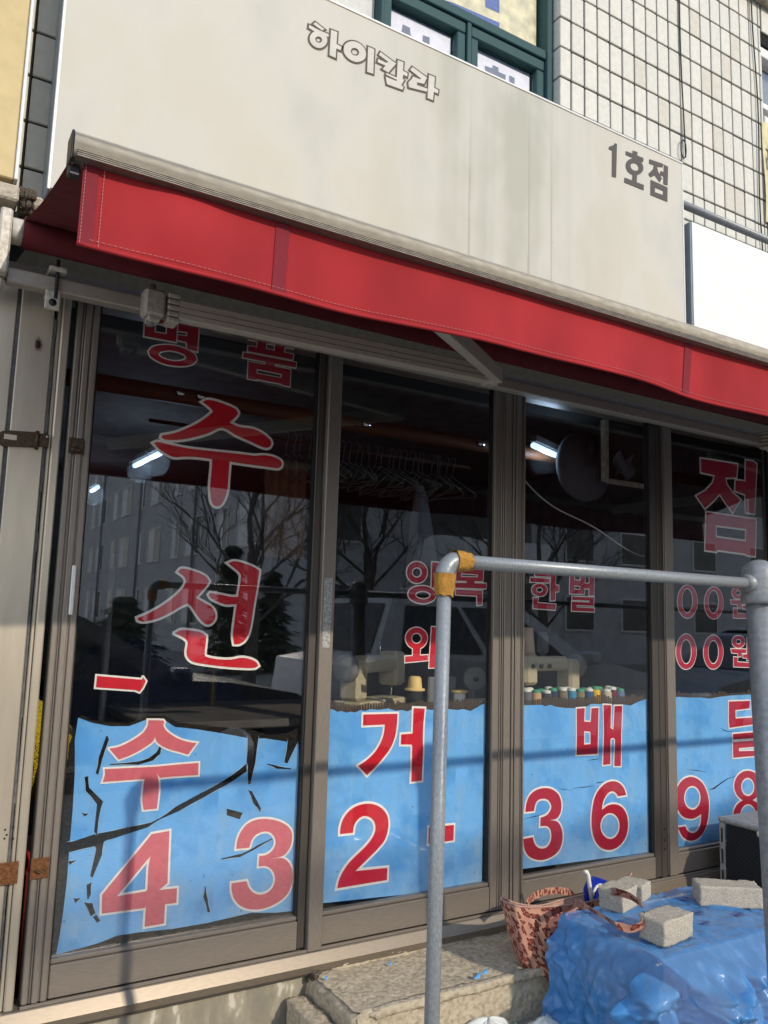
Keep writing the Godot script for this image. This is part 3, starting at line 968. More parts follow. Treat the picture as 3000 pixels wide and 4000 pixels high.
func awning() -> void:
	var a := thing("red_awning", "red canvas awning pulled out over the shop doors", "awning", V(2.7, 2.5, 0.1))
	var x0 := 0.205
	var x1 := 5.2
	# cloth from the roller to the front bar, slightly sagging
	var rows := []
	for j in 15:
		var t := j / 14.0
		var row := []
		for i in 61:
			var x := lerpf(x0, x1, i / 60.0)
			var sag := -0.022 * sin(PI * t) * (0.8 + 0.3 * sin(x * 3.1))
			row.append(V(x + 0.012 * (1.0 - t), lerpf(2.722, 2.394, t) + sag, lerpf(0.13, 1.238, t)))
		rows.append(row)
	put("canopy", sheet(rows, V(0, 1, 0)), M.canvas_shaded, a)
	put("fabric_roll", bar(V(x0 + 0.012, 2.682, 0.125), V(x1, 2.682, 0.125), 0.046, 24), M.canvas_shaded, a)
	# valance
	var vrow := []
	for j in 13:
		var t := j / 12.0
		var row := []
		for i in 241:
			var x := lerpf(x0 + 0.006, x1, i / 240.0)
			var wave := 0.012 * sin(x * 5.2 + 0.6) + 0.008 * sin(x * 11.3 + 2.0) + 0.02 * nz.get_noise_2d(x * 60.0, 20.0 + t * 12.0)
			var drop := 0.160 + 0.004 * sin(x * 3.7) + 0.012 * nz.get_noise_2d(x * 45.0, 77.0)
			var pull := exp(-pow((x - 0.40) / 0.07, 2.0)) * 0.016 * sin(PI * t)
			row.append(V(x, 2.362 - drop * t, 1.248 + 0.8 * wave * t + pull - 0.004 * t))
		vrow.append(row)
	var val := put("valance", sheet(vrow, V(0, 0, 1)), M.canvas, a)
	# hem, selvedge and seams follow the cloth
	var hem := mb(true)
	var hp := []
	for i in range(0, 241):
		hp.append(vrow[12][i] + V(0, 0.001, 0.001))
	tube(hem, hp, 0.0042, 6)
	put("hem", hem, M.canvas, val)
	for xs in [0.208, 0.585, 1.825]:
		var srows := []
		for j in 13:
			var row := []
			for k in 4:
				var fi := clampf((xs + 0.010 * k - x0 - 0.006) / (x1 - x0 - 0.006) * 240.0, 0.0, 239.9)
				var p: Vector3 = vrow[j][int(fi)].lerp(vrow[j][int(fi) + 1], fi - int(fi))
				row.append(p + V(0, 0, 0.0022))
			srows.append(row)
		put("seam", sheet(srows, V(0, 0, 1)), M.canvas_seam, val)
	var stitch := mb()
	for i in range(1, 239):
		for h in 2:
			var p: Vector3 = vrow[11][i].lerp(vrow[11][i + 1], 0.5 * h) + V(0, -0.001, 0.0025)
			var q: Vector3 = vrow[11][i].lerp(vrow[11][i + 1], 0.5 * h + 0.34) + V(0, -0.001, 0.0025)
			tube(stitch, [p, q], 0.0005, 4, false)
	for xs in [0.004, 0.036]:
		for j in range(0, 12):
			for h in 2:
				var p: Vector3 = vrow[j][0].lerp(vrow[j + 1][0], 0.5 * h) + V(xs, 0, 0.0045)
				var q: Vector3 = vrow[j][0].lerp(vrow[j + 1][0], 0.5 * h + 0.36) + V(xs, 0, 0.0045)
				tube(stitch, [p, q], 0.0005, 4, false)
	put("stitching", stitch, M.thread, val)
	# front bar: rounded top and a ribbed lower lip
	var prof := PackedVector2Array()
	for i in 12:
		var an := deg_to_rad(-30.0 + 210.0 * i / 11.0)
		prof.append(Vector2(1.248 + 0.026 * cos(an), 2.374 + 0.0245 * sin(an)))
	prof.append(Vector2(1.224, 2.352))
	prof.append(Vector2(1.262, 2.348))
	var fb := mb(true)
	prism(fb, prof, x0 - 0.015, x1 + 0.02, zy)
	var front := put("front_bar", fb, M.awning_bar, a)
	var lip := mb()
	for k in 5:
		bx(lip, V(x0 - 0.010, 2.345 + 0.0042 * k, 1.233), V(x1 + 0.02, 2.3482 + 0.0042 * k, 1.2725 - 0.001 * k), 0.0008)
	put("ribbed_lip", lip, M.awning_bar_low, front)
	var cap := mb()
	bx(cap, V(x0 - 0.020, 2.340, 1.220), V(x0 - 0.0155, 2.395, 1.268), 0.004)
	bx(cap, V(x0 - 0.018, 2.322, 1.222), V(x0 + 0.003, 2.342, 1.242), 0.003)
	put("end_cap", cap, M.black_metal, front)
	# frayed cloth edge on top of the bar
	var fr := mb()
	for i in 420:
		var x := lerpf(x0, 4.0, i / 420.0)
		var h := 0.003 + 0.006 * rng.randf()
		quad(fr, V(x, 2.392, 1.240), V(x + 0.010, 2.392, 1.240), V(x + 0.009, 2.395 + h, 1.237), V(x + 0.001, 2.395 + h * rng.randf(), 1.237), V(0, 0, 1))
	put("frayed_edge", fr, M.canvas_shaded, front)
	# square bar along the wall
	put("square_bar", box(V(0.185, 2.528, 0.065), V(5.4, 2.574, 0.112), 0.004), M.bar_paint, a)
	var lb := mb()
	bx(lb, V(0.150, 2.535, 0.04), V(0.184, 2.735, 0.165), 0.006)
	bx(lb, V(0.150, 2.505, 0.05), V(0.180, 2.534, 0.125), 0.008)
	put("end_bracket", lb, M.bracket_paint, a)
	put("roller_end", bar(V(0.186, 2.682, 0.125), V(0.216, 2.682, 0.125), 0.040, 18), M.bracket_paint, a)
	# clamp on the wall
	var cl := mb()
	put("clamp_plate", box(V(0.300, 2.585, 0.04), V(0.352, 2.600, 0.135), 0.003), M.bracket_paint, a)
	bx(cl, V(0.296, 2.464, 0.113), V(0.340, 2.527, 0.125), 0.003)
	bx(cl, V(0.300, 2.520, 0.04), V(0.340, 2.5275, 0.125), 0.002)
	var clo := put("clamp", cl, M.bracket_paint, a)
	put("bolt", bar(V(0.325, 2.500, 0.124), V(0.325, 2.625, 0.124), 0.0055, 10), M.black_metal, clo)
	put("nut", bar(V(0.318, 2.486, 0.1255), V(0.318, 2.486, 0.127), 0.0115, 14), M.black_metal, clo)
	# left arm: shoulder, ribbed joint, upper arm, elbow, forearm
	var sh := mb()
	bx(sh, V(0.585, 2.500, 0.10), V(0.655, 2.592, 0.165), 0.010)
	bx(sh, V(0.600, 2.482, 0.11), V(0.640, 2.502, 0.16), 0.005)
	var so := put("shoulder", sh, M.bracket_paint, a)
	var rb := mb()
	for k in 5:
		bx(rb, V(0.660, 2.488 + 0.0205 * k, 0.105), V(0.700, 2.505 + 0.0205 * k, 0.172), 0.004)
	put("ribbed_joint", rb, M.bracket_paint, so)
	put("shoulder_pin", bar(V(0.612, 2.47, 0.14), V(0.612, 2.61, 0.14), 0.012, 12), M.galv_old, so)
	var arm := mb()
	var ap := V(0.700, 2.536, 0.150)
	var aq := V(1.868, 2.497, 0.30)
	beam(arm, ap, aq, 0.066, 0.040)
	var up := put("upper_arm", arm, M.arm_paint, a)
	var ln := mb()
	for k in 2:
		beam(ln, ap + V(0, 0.008 - 0.02 * k, 0.0207), aq + V(0, 0.008 - 0.02 * k, 0.0207), 0.0015, 0.001)
	put("arm_groove", ln, M.seal, up)
	put("elbow", box(V(1.845, 2.455, 0.272), V(1.905, 2.528, 0.332), 0.010), M.bracket_paint, a)
	var fo := mb()
	beam(fo, V(1.900, 2.492, 0.325), V(0.80, 2.352, 1.215), 0.056, 0.034)
	put("forearm", fo, M.arm_paint, a)
	# right arm at the frame's edge
	var rs := mb()
	for k in 5:
		bx(rs, V(3.84, 2.503 + 0.019 * k, 0.10), V(3.88, 2.518 + 0.019 * k, 0.165), 0.004)
	bx(rs, V(3.885, 2.495, 0.10), V(3.95, 2.60, 0.165), 0.01)
	put("shoulder", rs, M.bracket_paint, a)
	var ra := mb()
	beam(ra, V(3.95, 2.54, 0.14), V(5.1, 2.50, 0.30), 0.066, 0.04)
	put("upper_arm", ra, M.arm_paint, a)
	var rf := mb()
	beam(rf, V(5.1, 2.50, 0.32), V(4.2, 2.352, 1.215), 0.060, 0.034)
	put("forearm", rf, M.arm_paint, a)

# rectangular bar between two points: h high, w thick
func beam(st: SurfaceTool, p: Vector3, q: Vector3, h: float, w: float) -> void:
	var d := (q - p).normalized()
	var side := d.cross(Vector3.UP).normalized() * w * 0.5
	var up := side.cross(d).normalized() * h * 0.5
	var b := 0.12
	var c := []
	for s in [[-1, -1 + b], [-1, 1 - b], [-1 + b, 1], [1 - b, 1], [1, 1 - b], [1, -1 + b], [1 - b, -1], [-1 + b, -1]]:
		c.append(side * s[0] + up * s[1])
	for k in 8:
		quad(st, p + c[k], p + c[(k + 1) % 8], q + c[(k + 1) % 8], q + c[k], c[k] + c[(k + 1) % 8])
	for k in range(1, 7):
		tri(st, p + c[0], p + c[k], p + c[k + 1], -d)
		tri(st, q + c[0], q + c[k], q + c[k + 1], d)

func lamp(p: Vector3, q: Vector3, label: String) -> void:
	var l := thing("fluorescent_lamp", label, "lamp", p)
	put("lamp_tube", bar(p, q, 0.016, 12), M.lamp, l)
	var hs := mb()
	beam(hs, p + V(0, 0.04, 0), q + V(0, 0.04, 0), 0.035, 0.04)
	put("lamp_housing", hs, M.lamp_body, l)
	var o := OmniLight3D.new()
	o.name = "lamp_light"
	o.position = (p + q) * 0.5 - V(0, 0.05, 0)
	o.light_color = Color(0.75, 0.87, 1.0)
	o.light_energy = 0.06
	o.light_size = 0.08
	o.omni_range = 6.0
	o.omni_attenuation = 2.0
	o.shadow_enabled = true
	add_child(o, true)

func machine(label: String, at: Vector3, flip: float) -> Node3D:
	var s := thing("sewing_machine", label, "sewing machine", Vector3.ZERO)
	var st := mb()
	bx(st, V(-0.20, 0.0, -0.07), V(0.20, 0.03, 0.07), 0.008)
	put("bed", st, M.machine, s)
	put("column", box(V(0.11, 0.031, -0.05), V(0.19, 0.20, 0.05), 0.014), M.machine, s)
	put("arm", box(V(-0.20, 0.145, -0.045), V(0.108, 0.215, 0.045), 0.014), M.machine, s)
	put("head", box(V(-0.215, 0.08, -0.05), V(-0.125, 0.23, 0.05), 0.014), M.machine, s)
	var hw := mb(true)
	tube(hw, [V(0.192, 0.165, 0), V(0.20, 0.165, 0), V(0.225, 0.165, 0), V(0.235, 0.165, 0)], [0.045, 0.058, 0.058, 0.040], 20)
	put("handwheel", hw, M.machine_grey, s)
	var nb := mb(true)
	tube(nb, [V(-0.17, 0.08, 0), V(-0.17, 0.035, 0)], 0.004, 8)
	tube(nb, [V(-0.06, 0.215, 0), V(-0.06, 0.27, 0)], 0.003, 8)
	put("needle_bar", nb, M.chrome, s)
	var kn := mb(true)
	for k in 3:
		tube(kn, [V(-0.17 + 0.06 * k, 0.17, 0.045), V(-0.17 + 0.06 * k, 0.17, 0.056)], 0.011, 12)
	put("knob", kn, M.dark_steel, s)
	s.position = at
	s.rotation.y = flip
	return s

func interior() -> void:
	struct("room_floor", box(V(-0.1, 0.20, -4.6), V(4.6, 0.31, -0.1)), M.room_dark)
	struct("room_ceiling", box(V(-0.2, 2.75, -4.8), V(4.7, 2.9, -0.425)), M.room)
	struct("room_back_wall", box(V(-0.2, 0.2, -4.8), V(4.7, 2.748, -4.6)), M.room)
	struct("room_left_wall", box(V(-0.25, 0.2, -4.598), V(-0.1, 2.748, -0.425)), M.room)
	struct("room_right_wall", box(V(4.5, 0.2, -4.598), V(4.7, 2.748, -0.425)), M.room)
	lamp(V(1.262, 2.5, -2.02), V(1.252, 2.5, -2.28), "lit fluorescent tube glowing behind the left pane, beside the tip of the big red letter")
	lamp(V(1.250, 2.5, -2.34), V(1.240, 2.5, -2.62), "shorter lit fluorescent tube just lower left of the first one")
	lamp(V(1.235, 2.5, -3.75), V(1.235, 2.5, -4.0), "far lit tube at the left edge of the left pane")
	lamp(V(2.845, 2.5, -0.553), V(3.136, 2.5, -0.68), "bluish lit tube beside the round plate behind the third pane")
	# beam with chrome sockets
	var bmn := thing("clothes_beam", "brown wooden beam with chrome sockets under the shop ceiling", "beam", V(2.3, 2.49, -0.7))
	put("beam", bar(V(-0.08, 2.485, -0.7), V(4.48, 2.50, -0.7), 0.036, 14), M.wood_beam, bmn)
	for x in [0.93, 1.02, 1.85, 2.55]:
		put("socket", bar(V(x, 2.488, -0.655), V(x + 0.035, 2.488, -0.655), 0.018, 12), M.chrome, bmn)
	# hangers on a rail
	tag(put("hanger_rail", bar(V(0.9, 2.42, -0.95), V(2.72, 2.42, -0.95), 0.009, 8), M.dark_steel), "thin steel rail full of empty hangers behind the second pane", "rail")
	var hg := thing("wire_hanger", "empty wire hanger on the rail behind the second pane", "hanger", Vector3.ZERO, "empty wire hangers on the rail")
	var hk := []
	for i in 8:
		var an := PI * 1.15 - PI * 1.25 * i / 7.0
		hk.append(V(0, 0.012 + 0.022 * sin(an), 0.022 * cos(an)))
	hk.append(V(0, -0.03, 0.008))
	hk.append(V(0, -0.075, 0))
	put("hook", tube(mb(true), hk, 0.0019, 5), M.hanger_white, hg)
	put("shoulders", tube(mb(true), [V(0, -0.075, 0), V(0, -0.10, 0.04), V(0, -0.185, 0.20), V(0, -0.20, 0.195), V(0, -0.20, -0.195), V(0, -0.185, -0.20), V(0, -0.10, -0.04), V(0, -0.075, 0)], 0.0021, 5), M.hanger_white, hg)
	for i in 27:
		var at := V(1.58 + 1.02 * i / 26.0 + rng.randf_range(-0.012, 0.012), 2.43, -0.95)
		var turn := V(rng.randf_range(-0.08, 0.08), rng.randf_range(-0.35, 0.35), 0)
		if i == 0:
			hg.position = at
			hg.rotation = turn
		else:
			dup(hg, "wire_hanger", at, turn, "empty wire hanger on the rail behind the second pane", "empty wire hangers on the rail")
	# hanging cloth
	var cu := []
	for j in 12:
		var row := []
		for i in 20:
			row.append(V(1.50 + 0.22 * i / 19.0 + 0.012 * j / 11.0, 2.34 - 0.50 * j / 11.0, -1.02 + 0.022 * sin(i * 1.4 + j * 0.12)))
		cu.append(row)
	tag(put("brown_curtain", sheet(cu, V(0, 0, 1)), M.curtain), "brown curtain hanging inside at the right of the left pane", "curtain")
	var gm := []
	for j in 14:
		var t := j / 13.0
		var row := []
		for i in 21:
			var a := TAU * i / 20.0
			var r := 0.02 + 0.10 * pow(t, 0.7)
			row.append(V(2.58 + 0.03 * t + r * cos(a) * (1.0 + 0.12 * sin(a * 5.0)), 2.34 - 0.62 * t, -1.25 + 0.6 * r * sin(a)))
		gm.append(row)
	tag(put("pale_garment", sheet(gm, V(0, 0, 1)), M.cloth_white), "pale garment hanging in a cone behind the second pane", "garment")
	# work table
	var tb := thing("work_table", "long dark work table just inside the panes, edge hidden by the blue film", "table", V(2.2, 0.31, -0.5))
	put("table_top", box(V(0.75, 1.145, -0.75), V(4.1, 1.176, -0.10), 0.005), M.room, tb)
	for x in [0.8, 2.2, 4.0]:
		for z in [-0.70, -0.15]:
			put("leg", box(V(x - 0.02, 0.312, z - 0.02), V(x + 0.02, 1.144, z + 0.02)), M.room_dark, tb)
	machine("beige sewing machine behind the second pane, left of the black thread spool", V(1.80, 1.177, -0.40), PI + 0.5)
	machine("beige sewing machine behind the third pane under a cream cone of thread", V(2.80, 1.177, -0.38), 0.12)
	# big spools
	var bs := thing("black_thread_spool", "large black thread spool with a yellow top behind the second pane", "thread spool", V(1.905, 1.177, -0.22))
	put("thread", lathe(mb(true), V(1.905, 1.18, -0.22), [[0, 0], [0.034, 0], [0.034, 0.075], [0, 0.075]], 20), M.black_thread, bs)
	put("flange", lathe(mb(true), V(1.905, 1.255, -0.22), [[0, 0], [0.043, 0.0], [0.043, 0.008], [0.03, 0.012]], 24), M.yellow_plastic, bs)
	put("spool_top", lathe(mb(true), V(1.905, 1.2665, -0.22), [[0.031, 0], [0.027, 0.040], [0.020, 0.048], [0, 0.048]], 20), M.yellow_plastic, bs)
	var ws := thing("white_thread_spool", "large white thread spool with a yellow rim behind the pipe post", "thread spool", V(2.135, 1.177, -0.20))
	put("thread", lathe(mb(true), V(2.125, 1.18, -0.20), [[0, 0], [0.026, 0], [0.026, 0.065], [0, 0.065]], 20), M.white_thread, ws)
	put("flange", lathe(mb(true), V(2.125, 1.245, -0.20), [[0, 0], [0.036, 0.0], [0.036, 0.008], [0, 0.012]], 24), M.yellow_plastic, ws)
	tag(put("grey_board", box(V(2.02, 1.178, -0.30), V(2.17, 1.305, -0.285), 0.02), M.machine_grey), "grey rounded board standing behind the white thread spool", "board")
	var dw := thing("grey_handwheel", "round grey handwheel standing beside the white thread spool", "wheel", V(2.24, 1.177, -0.30))
	put("disc", tube(mb(true), [V(2.235, 1.30, -0.245), V(2.228, 1.30, -0.225), V(2.225, 1.30, -0.219)], [0.050, 0.052, 0.044], 24), M.machine_grey, dw)
	put("hub", tube(mb(true), [V(2.225, 1.30, -0.2185), V(2.222, 1.30, -0.210)], 0.012, 14), M.black_metal, dw)
	put("stand", box(V(2.222, 1.177, -0.268), V(2.248, 1.29, -0.246), 0.004), M.machine_grey, dw)
	var pb := thing("needle_box", "small cream paper box lying at the right end of the second pane", "box", V(2.24, 1.177, -0.17))
	put("carton", box(V(2.175, 1.178, -0.215), V(2.30, 1.215, -0.135), 0.002), M.paper, pb)
	put("label", box(V(2.185, 1.186, -0.1345), V(2.235, 1.205, -0.1337)), M.machine_grey, pb)
	var cn := thing("thread_cone", "tall cream cone of thread on the right sewing machine", "thread cone", V(2.665, 1.40, -0.38))
	put("thread", lathe(mb(true), V(2.665, 1.393, -0.38), [[0, 0], [0.037, 0], [0.026, 0.135], [0, 0.14]], 20), M.cone_cream, cn)
	put("pin", bar(V(2.665, 1.53, -0.38), V(2.665, 1.60, -0.38), 0.004, 8), M.black_metal, cn)
	tag(put("grey_bag", box(V(2.725, 1.394, -0.44), V(2.80, 1.51, -0.36), 0.02), M.cloth_white), "pale bag standing right of the cream thread cone", "bag")
	# small spools in rows
	var cols := [["lilac", 0.42, 0.24, 0.36], ["olive green", 0.13, 0.15, 0.08], ["slate grey", 0.12, 0.13, 0.15], ["peach", 0.52, 0.33, 0.19], ["charcoal", 0.05, 0.055, 0.06], ["navy", 0.025, 0.04, 0.09], ["taupe", 0.19, 0.16, 0.11], ["sky blue", 0.05, 0.22, 0.37], ["khaki", 0.22, 0.19, 0.10], ["denim blue", 0.04, 0.10, 0.21], ["bright yellow", 0.72, 0.44, 0.01], ["ivory", 0.48, 0.46, 0.35], ["wine red", 0.13, 0.02, 0.04], ["steel blue", 0.12, 0.18, 0.28]]
	var first: Node3D
	for r in 2:
		for i in cols.size():
			var c: Array = cols[(i + r * 5) % cols.size()]
			var where := "front" if r == 0 else "back"
			var lab := "small %s thread spool in the %s row on the table behind the third pane" % [c[0], where]
			var at := V(2.352 + 0.0545 * i + 0.024 * r + rng.randf_range(-0.006, 0.006), 1.177, -0.150 - 0.058 * r + rng.randf_range(-0.008, 0.008))
			var th := lin(c[1], c[2], c[3])
			var m := mat("thread_" + c[0].replace(" ", "_"), th, 0.75, 0.0, T.weave, V(10, 70, 10))
			if first == null:
				first = thing("small_thread_spool", lab, "thread spool", Vector3.ZERO, "small thread spools on the table")
				put("thread", lathe(mb(true), Vector3.ZERO, [[0, 0.0], [0.0245, 0.0], [0.0245, 0.004], [0.0225, 0.008], [0.023, 0.060], [0.018, 0.064]], 16), m, first)
				put("cap", lathe(mb(true), V(0, 0.0642, 0), [[0.019, 0], [0.019, 0.010], [0.010, 0.014], [0, 0.014]], 16), M.spool_cap, first)
				first.position = at
			else:
				var s := dup(first, "small_thread_spool", at, V(0, rng.randf() * 3.0, 0), lab, "small thread spools on the table")
				s.get_child(0).material_override = m
				s.get_child(1).material_override = M.spool_cap_green if (i * 7 + r * 3) % 5 < 2 else M.spool_cap
				var k := rng.randf_range(0.92, 1.1)
				s.scale = V(1, k, 1)
	# things on the wall behind the third pane
	var dc := thing("round_plate", "pale round plate with dark smudges hanging behind the third pane", "plate", V(3.18, 2.2, -0.5))
	put("plate", tube(mb(true), [V(3.18, 2.42, -0.53), V(3.18, 2.42, -0.50)], 0.195, 40), M.cloth_white, dc)
	put("dark_mark", box(V(3.20, 2.50, -0.498), V(3.235, 2.56, -0.4955), 0.001), M.machine_grey, dc)
	put("dark_mark", box(V(3.17, 2.36, -0.498), V(3.25, 2.42, -0.4955), 0.001), M.machine_grey, dc)
	var vf := thing("vent_frame", "rough dusty wooden frame of a vent beside the round plate", "frame", V(3.3, 2.3, -0.3))
	for q in [[3.105, 2.30, 3.135, 2.73], [3.136, 2.295, 3.50, 2.318], [3.475, 2.319, 3.50, 2.73]]:
		put("frame_bar", box(V(q[0], q[1], -0.32), V(q[2], q[3], -0.285), 0.004), M.ledge, vf)
	put("vent_back", box(V(3.136, 2.319, -0.36), V(3.474, 2.73, -0.34)), M.room_dark, vf)
	var tp := []
	for j in 8:
		var row := []
		for i in 9:
			row.append(V(3.20 + 0.14 * i / 8.0, 2.34 + 0.12 * j / 7.0 + 0.02 * sin(i * 0.9), -0.31 + 0.016 * sin(i * 0.8 + j)))
		tp.append(row)
	put("torn_paper", sheet(tp, V(0, 0, 1)), M.cloth_white, vf)
	var cd := []
	for i in 25:
		var t := i / 24.0
		cd.append(V(2.40 + 0.95 * t, 2.26 - 0.62 * t + 0.28 * t * t - 0.02 * sin(t * 9.0), -0.17))
	tag(put("slack_cord", tube(mb(true), cd, 0.0035, 6), M.cobweb), "slack pale cord hanging across behind the third pane", "cord")
	# through the gap beside the side panel
	var sk := []
	for j in 11:
		var row := []
		for i in 17:
			var a := TAU * i / 16.0
			var t := j / 10.0
			var r := 0.16 * sqrt(maxf(0.02, 1.0 - pow(2.0 * t - 1.0, 2.0))) * (1.0 + 0.12 * nz.get_noise_2d(i * 40.0, j * 40.0))
			row.append(V(0.42 + r * cos(a), 0.88 + 0.36 * t, -0.42 + r * sin(a)))
		sk.append(row)
	tag(put("yellow_sack", sheet(sk, V(0, 0, 1)), M.yellow_sack), "yellow plastic sack seen through the gap left of the doors", "sack")
	tag(put("red_crate", box(V(0.25, 0.312, -0.62), V(0.62, 0.70, -0.25), 0.01), M.red_dark), "dark red crate on the floor inside the gap left of the doors", "crate")
	tag(put("red_cloth", box(V(0.36, 0.702, -0.5), V(0.55, 0.76, -0.24), 0.02), M.red_crate), "red cloth lying on the dark red crate inside the gap", "cloth")
	var pile := []
	for j in 14:
		var row := []
		for i in 24:
			var u := i / 23.0
			var t := j / 13.0
			row.append(V(0.55 + 0.9 * u, 0.9 + (0.55 * sin(PI * t * 0.5) + 0.09 * nz.get_noise_2d(i * 18.0, j * 18.0)) * (0.55 + 0.45 * sin(PI * u)), -0.55 - 0.6 * t + 0.05 * nz.get_noise_2d(i * 20.0 + 90.0, j * 20.0)))
		pile.append(row)
	tag(put("clothes_pile", sheet(pile, V(0, 0.5, 1)), M.cloth_navy), "heap of dark navy cloth inside behind the left pane", "clothes")
	for q in [[1.16, 0.0], [0.74, 0.1]]:
		tag(put("stand_pole", bar(V(q[0], 0.312, -0.62 - q[1]), V(q[0] - 0.01, 1.78, -0.60 - q[1]), 0.014, 10), M.dark_steel if q[0] > 1.0 else M.galv_old), "dark upright pole inside at the right of the left pane" if q[0] > 1.0 else "grey upright pole inside at the left of the left pane", "pole")

func railing() -> void:
	var r := thing("pipe_railing", "galvanised pipe railing in front of the shop, elbow wrapped in yellow tape", "railing", V(1.8, 0.17, 1.2))
	var R := 0.0163
	var y := 1.6865
	var xl := 1.052
	put("post", tube(mb(true), [V(xl - 0.017, 0.17, 1.2), V(xl, y - 0.041, 1.2)], R, 20), M.galv, r)
	put("rail", bar(V(xl + 0.041, y, 1.2), V(2.150, y, 1.2), R, 20), M.galv, r)
	var ar := []
	for i in 9:
		var a := PI - (PI / 2) * i / 8.0
		ar.append(V(xl + 0.036 + 0.036 * cos(a), y - 0.036 + 0.036 * sin(a), 1.2))
	var el := tube(mb(true), ar, 0.0218, 20)
	tube(el, [V(xl, y - 0.056, 1.2), V(xl, y - 0.034, 1.2)], 0.0214, 20)
	tube(el, [V(xl + 0.034, y, 1.2), V(xl + 0.056, y, 1.2)], 0.0214, 20)
	put("elbow", el, M.galv, r)
	# crumpled tape round the elbow's two ends
	for k in 2:
		var rows := []
		for j in 9:
			var row := []
			for i in 33:
				var a := TAU * i / 32.0
				var rr := 0.0238 + 0.0030 * nz.get_noise_2d(i * 26.0 + k * 300.0, j * 40.0) + (0.002 if j in [0, 8] else 0.0)
				if i == 32:
					rr = 0.0238 + 0.0030 * nz.get_noise_2d(k * 300.0, j * 40.0) + (0.002 if j in [0, 8] else 0.0)
				var t := j / 8.0 * 0.040 + (0.010 * nz.get_noise_2d(i * 20.0, 50.0 + k * 90.0) if j == 8 else 0.0)
				if k == 0:
					rr -= 0.0045 * smoothstep(0.022, 0.040, t)
					row.append(V(xl + rr * cos(a), y - 0.030 - t * 1.25, 1.2 + rr * sin(a)))
				else:
					rr -= 0.0045 * smoothstep(0.022, 0.040, t)
					row.append(V(xl + 0.024 + t * 1.1, y + rr * cos(a), 1.2 + rr * sin(a)))
			rows.append(row)
		put("tape", sheet(rows, V(0, 0, 1)), M.tape, r)
	# the thick post at the right with its big fitting
	var xr := 2.198
	put("thick_post", bar(V(xr + 0.066, 0.17, 1.2), V(xr, 1.636, 1.2), 0.0405, 24), M.galv_old, r)
	var ft := lathe(mb(true), V(xr, 1.636, 1.2), [[0.041, -0.009], [0.0525, -0.008], [0.055, 0.0], [0.053, 0.022], [0.054, 0.071], [0.047, 0.098], [0.034, 0.114], [0.015, 0.122], [0, 0.124]], 28)
	tube(ft, [V(xr - 0.069, y, 1.2), V(xr - 0.02, y, 1.2)], 0.0255, 20)
	put("fitting", ft, M.galv_old, r)
	put("rail", bar(V(xr + 0.04, y, 1.2), V(6.2, y, 1.2), R, 16), M.galv, r)
	put("post", bar(V(5.9, 0.17, 1.2), V(5.9, y - 0.02, 1.2), R, 14), M.galv, r)

func rough(p: Vector3, q: Vector3, n: Vector3i, amp: float, sd: float) -> SurfaceTool:
	# a worn block: a gridded box whose surface is pushed about by noise
	var st := mb(true)
	var c := (p + q) * 0.5
	var h := (q - p) * 0.5
	var at := func(u: Vector3) -> Vector3:
		var w := V(u.x * h.x, u.y * h.y, u.z * h.z)
		var rim := 0
		for k in 3:
			if absf(u[k]) > 0.999:
				rim += 1
		var f := amp * (1.5 if rim >= 2 else 1.0)
		var d := Vector3.ZERO
		for k in 3:
			d[k] = nr.get_noise_3d(w.x * 9.0 + sd + 31.0 * k, w.y * 9.0, w.z * 9.0) + 0.75 * nr.get_noise_3d(w.x * 55.0 + sd, w.y * 55.0 + 17.0 * k, w.z * 55.0)
		return c + w * (1.0 - (0.018 if rim >= 2 else 0.0)) + d * f
	for ax in 3:
		var a1 := (ax + 1) % 3
		var a2 := (ax + 2) % 3
		for s in [-1.0, 1.0]:
			for i in n[a1]:
				for j in n[a2]:
					var pts := []
					for k in [[0, 0], [1, 0], [1, 1], [0, 1]]:
						var u := Vector3.ZERO
						u[ax] = s
						u[a1] = -1.0 + 2.0 * (i + k[0]) / n[a1]
						u[a2] = -1.0 + 2.0 * (j + k[1]) / n[a2]
						pts.append(at.call(u))
					var o := Vector3.ZERO
					o[ax] = s
					quad(st, pts[0], pts[1], pts[2], pts[3], o)
	return st

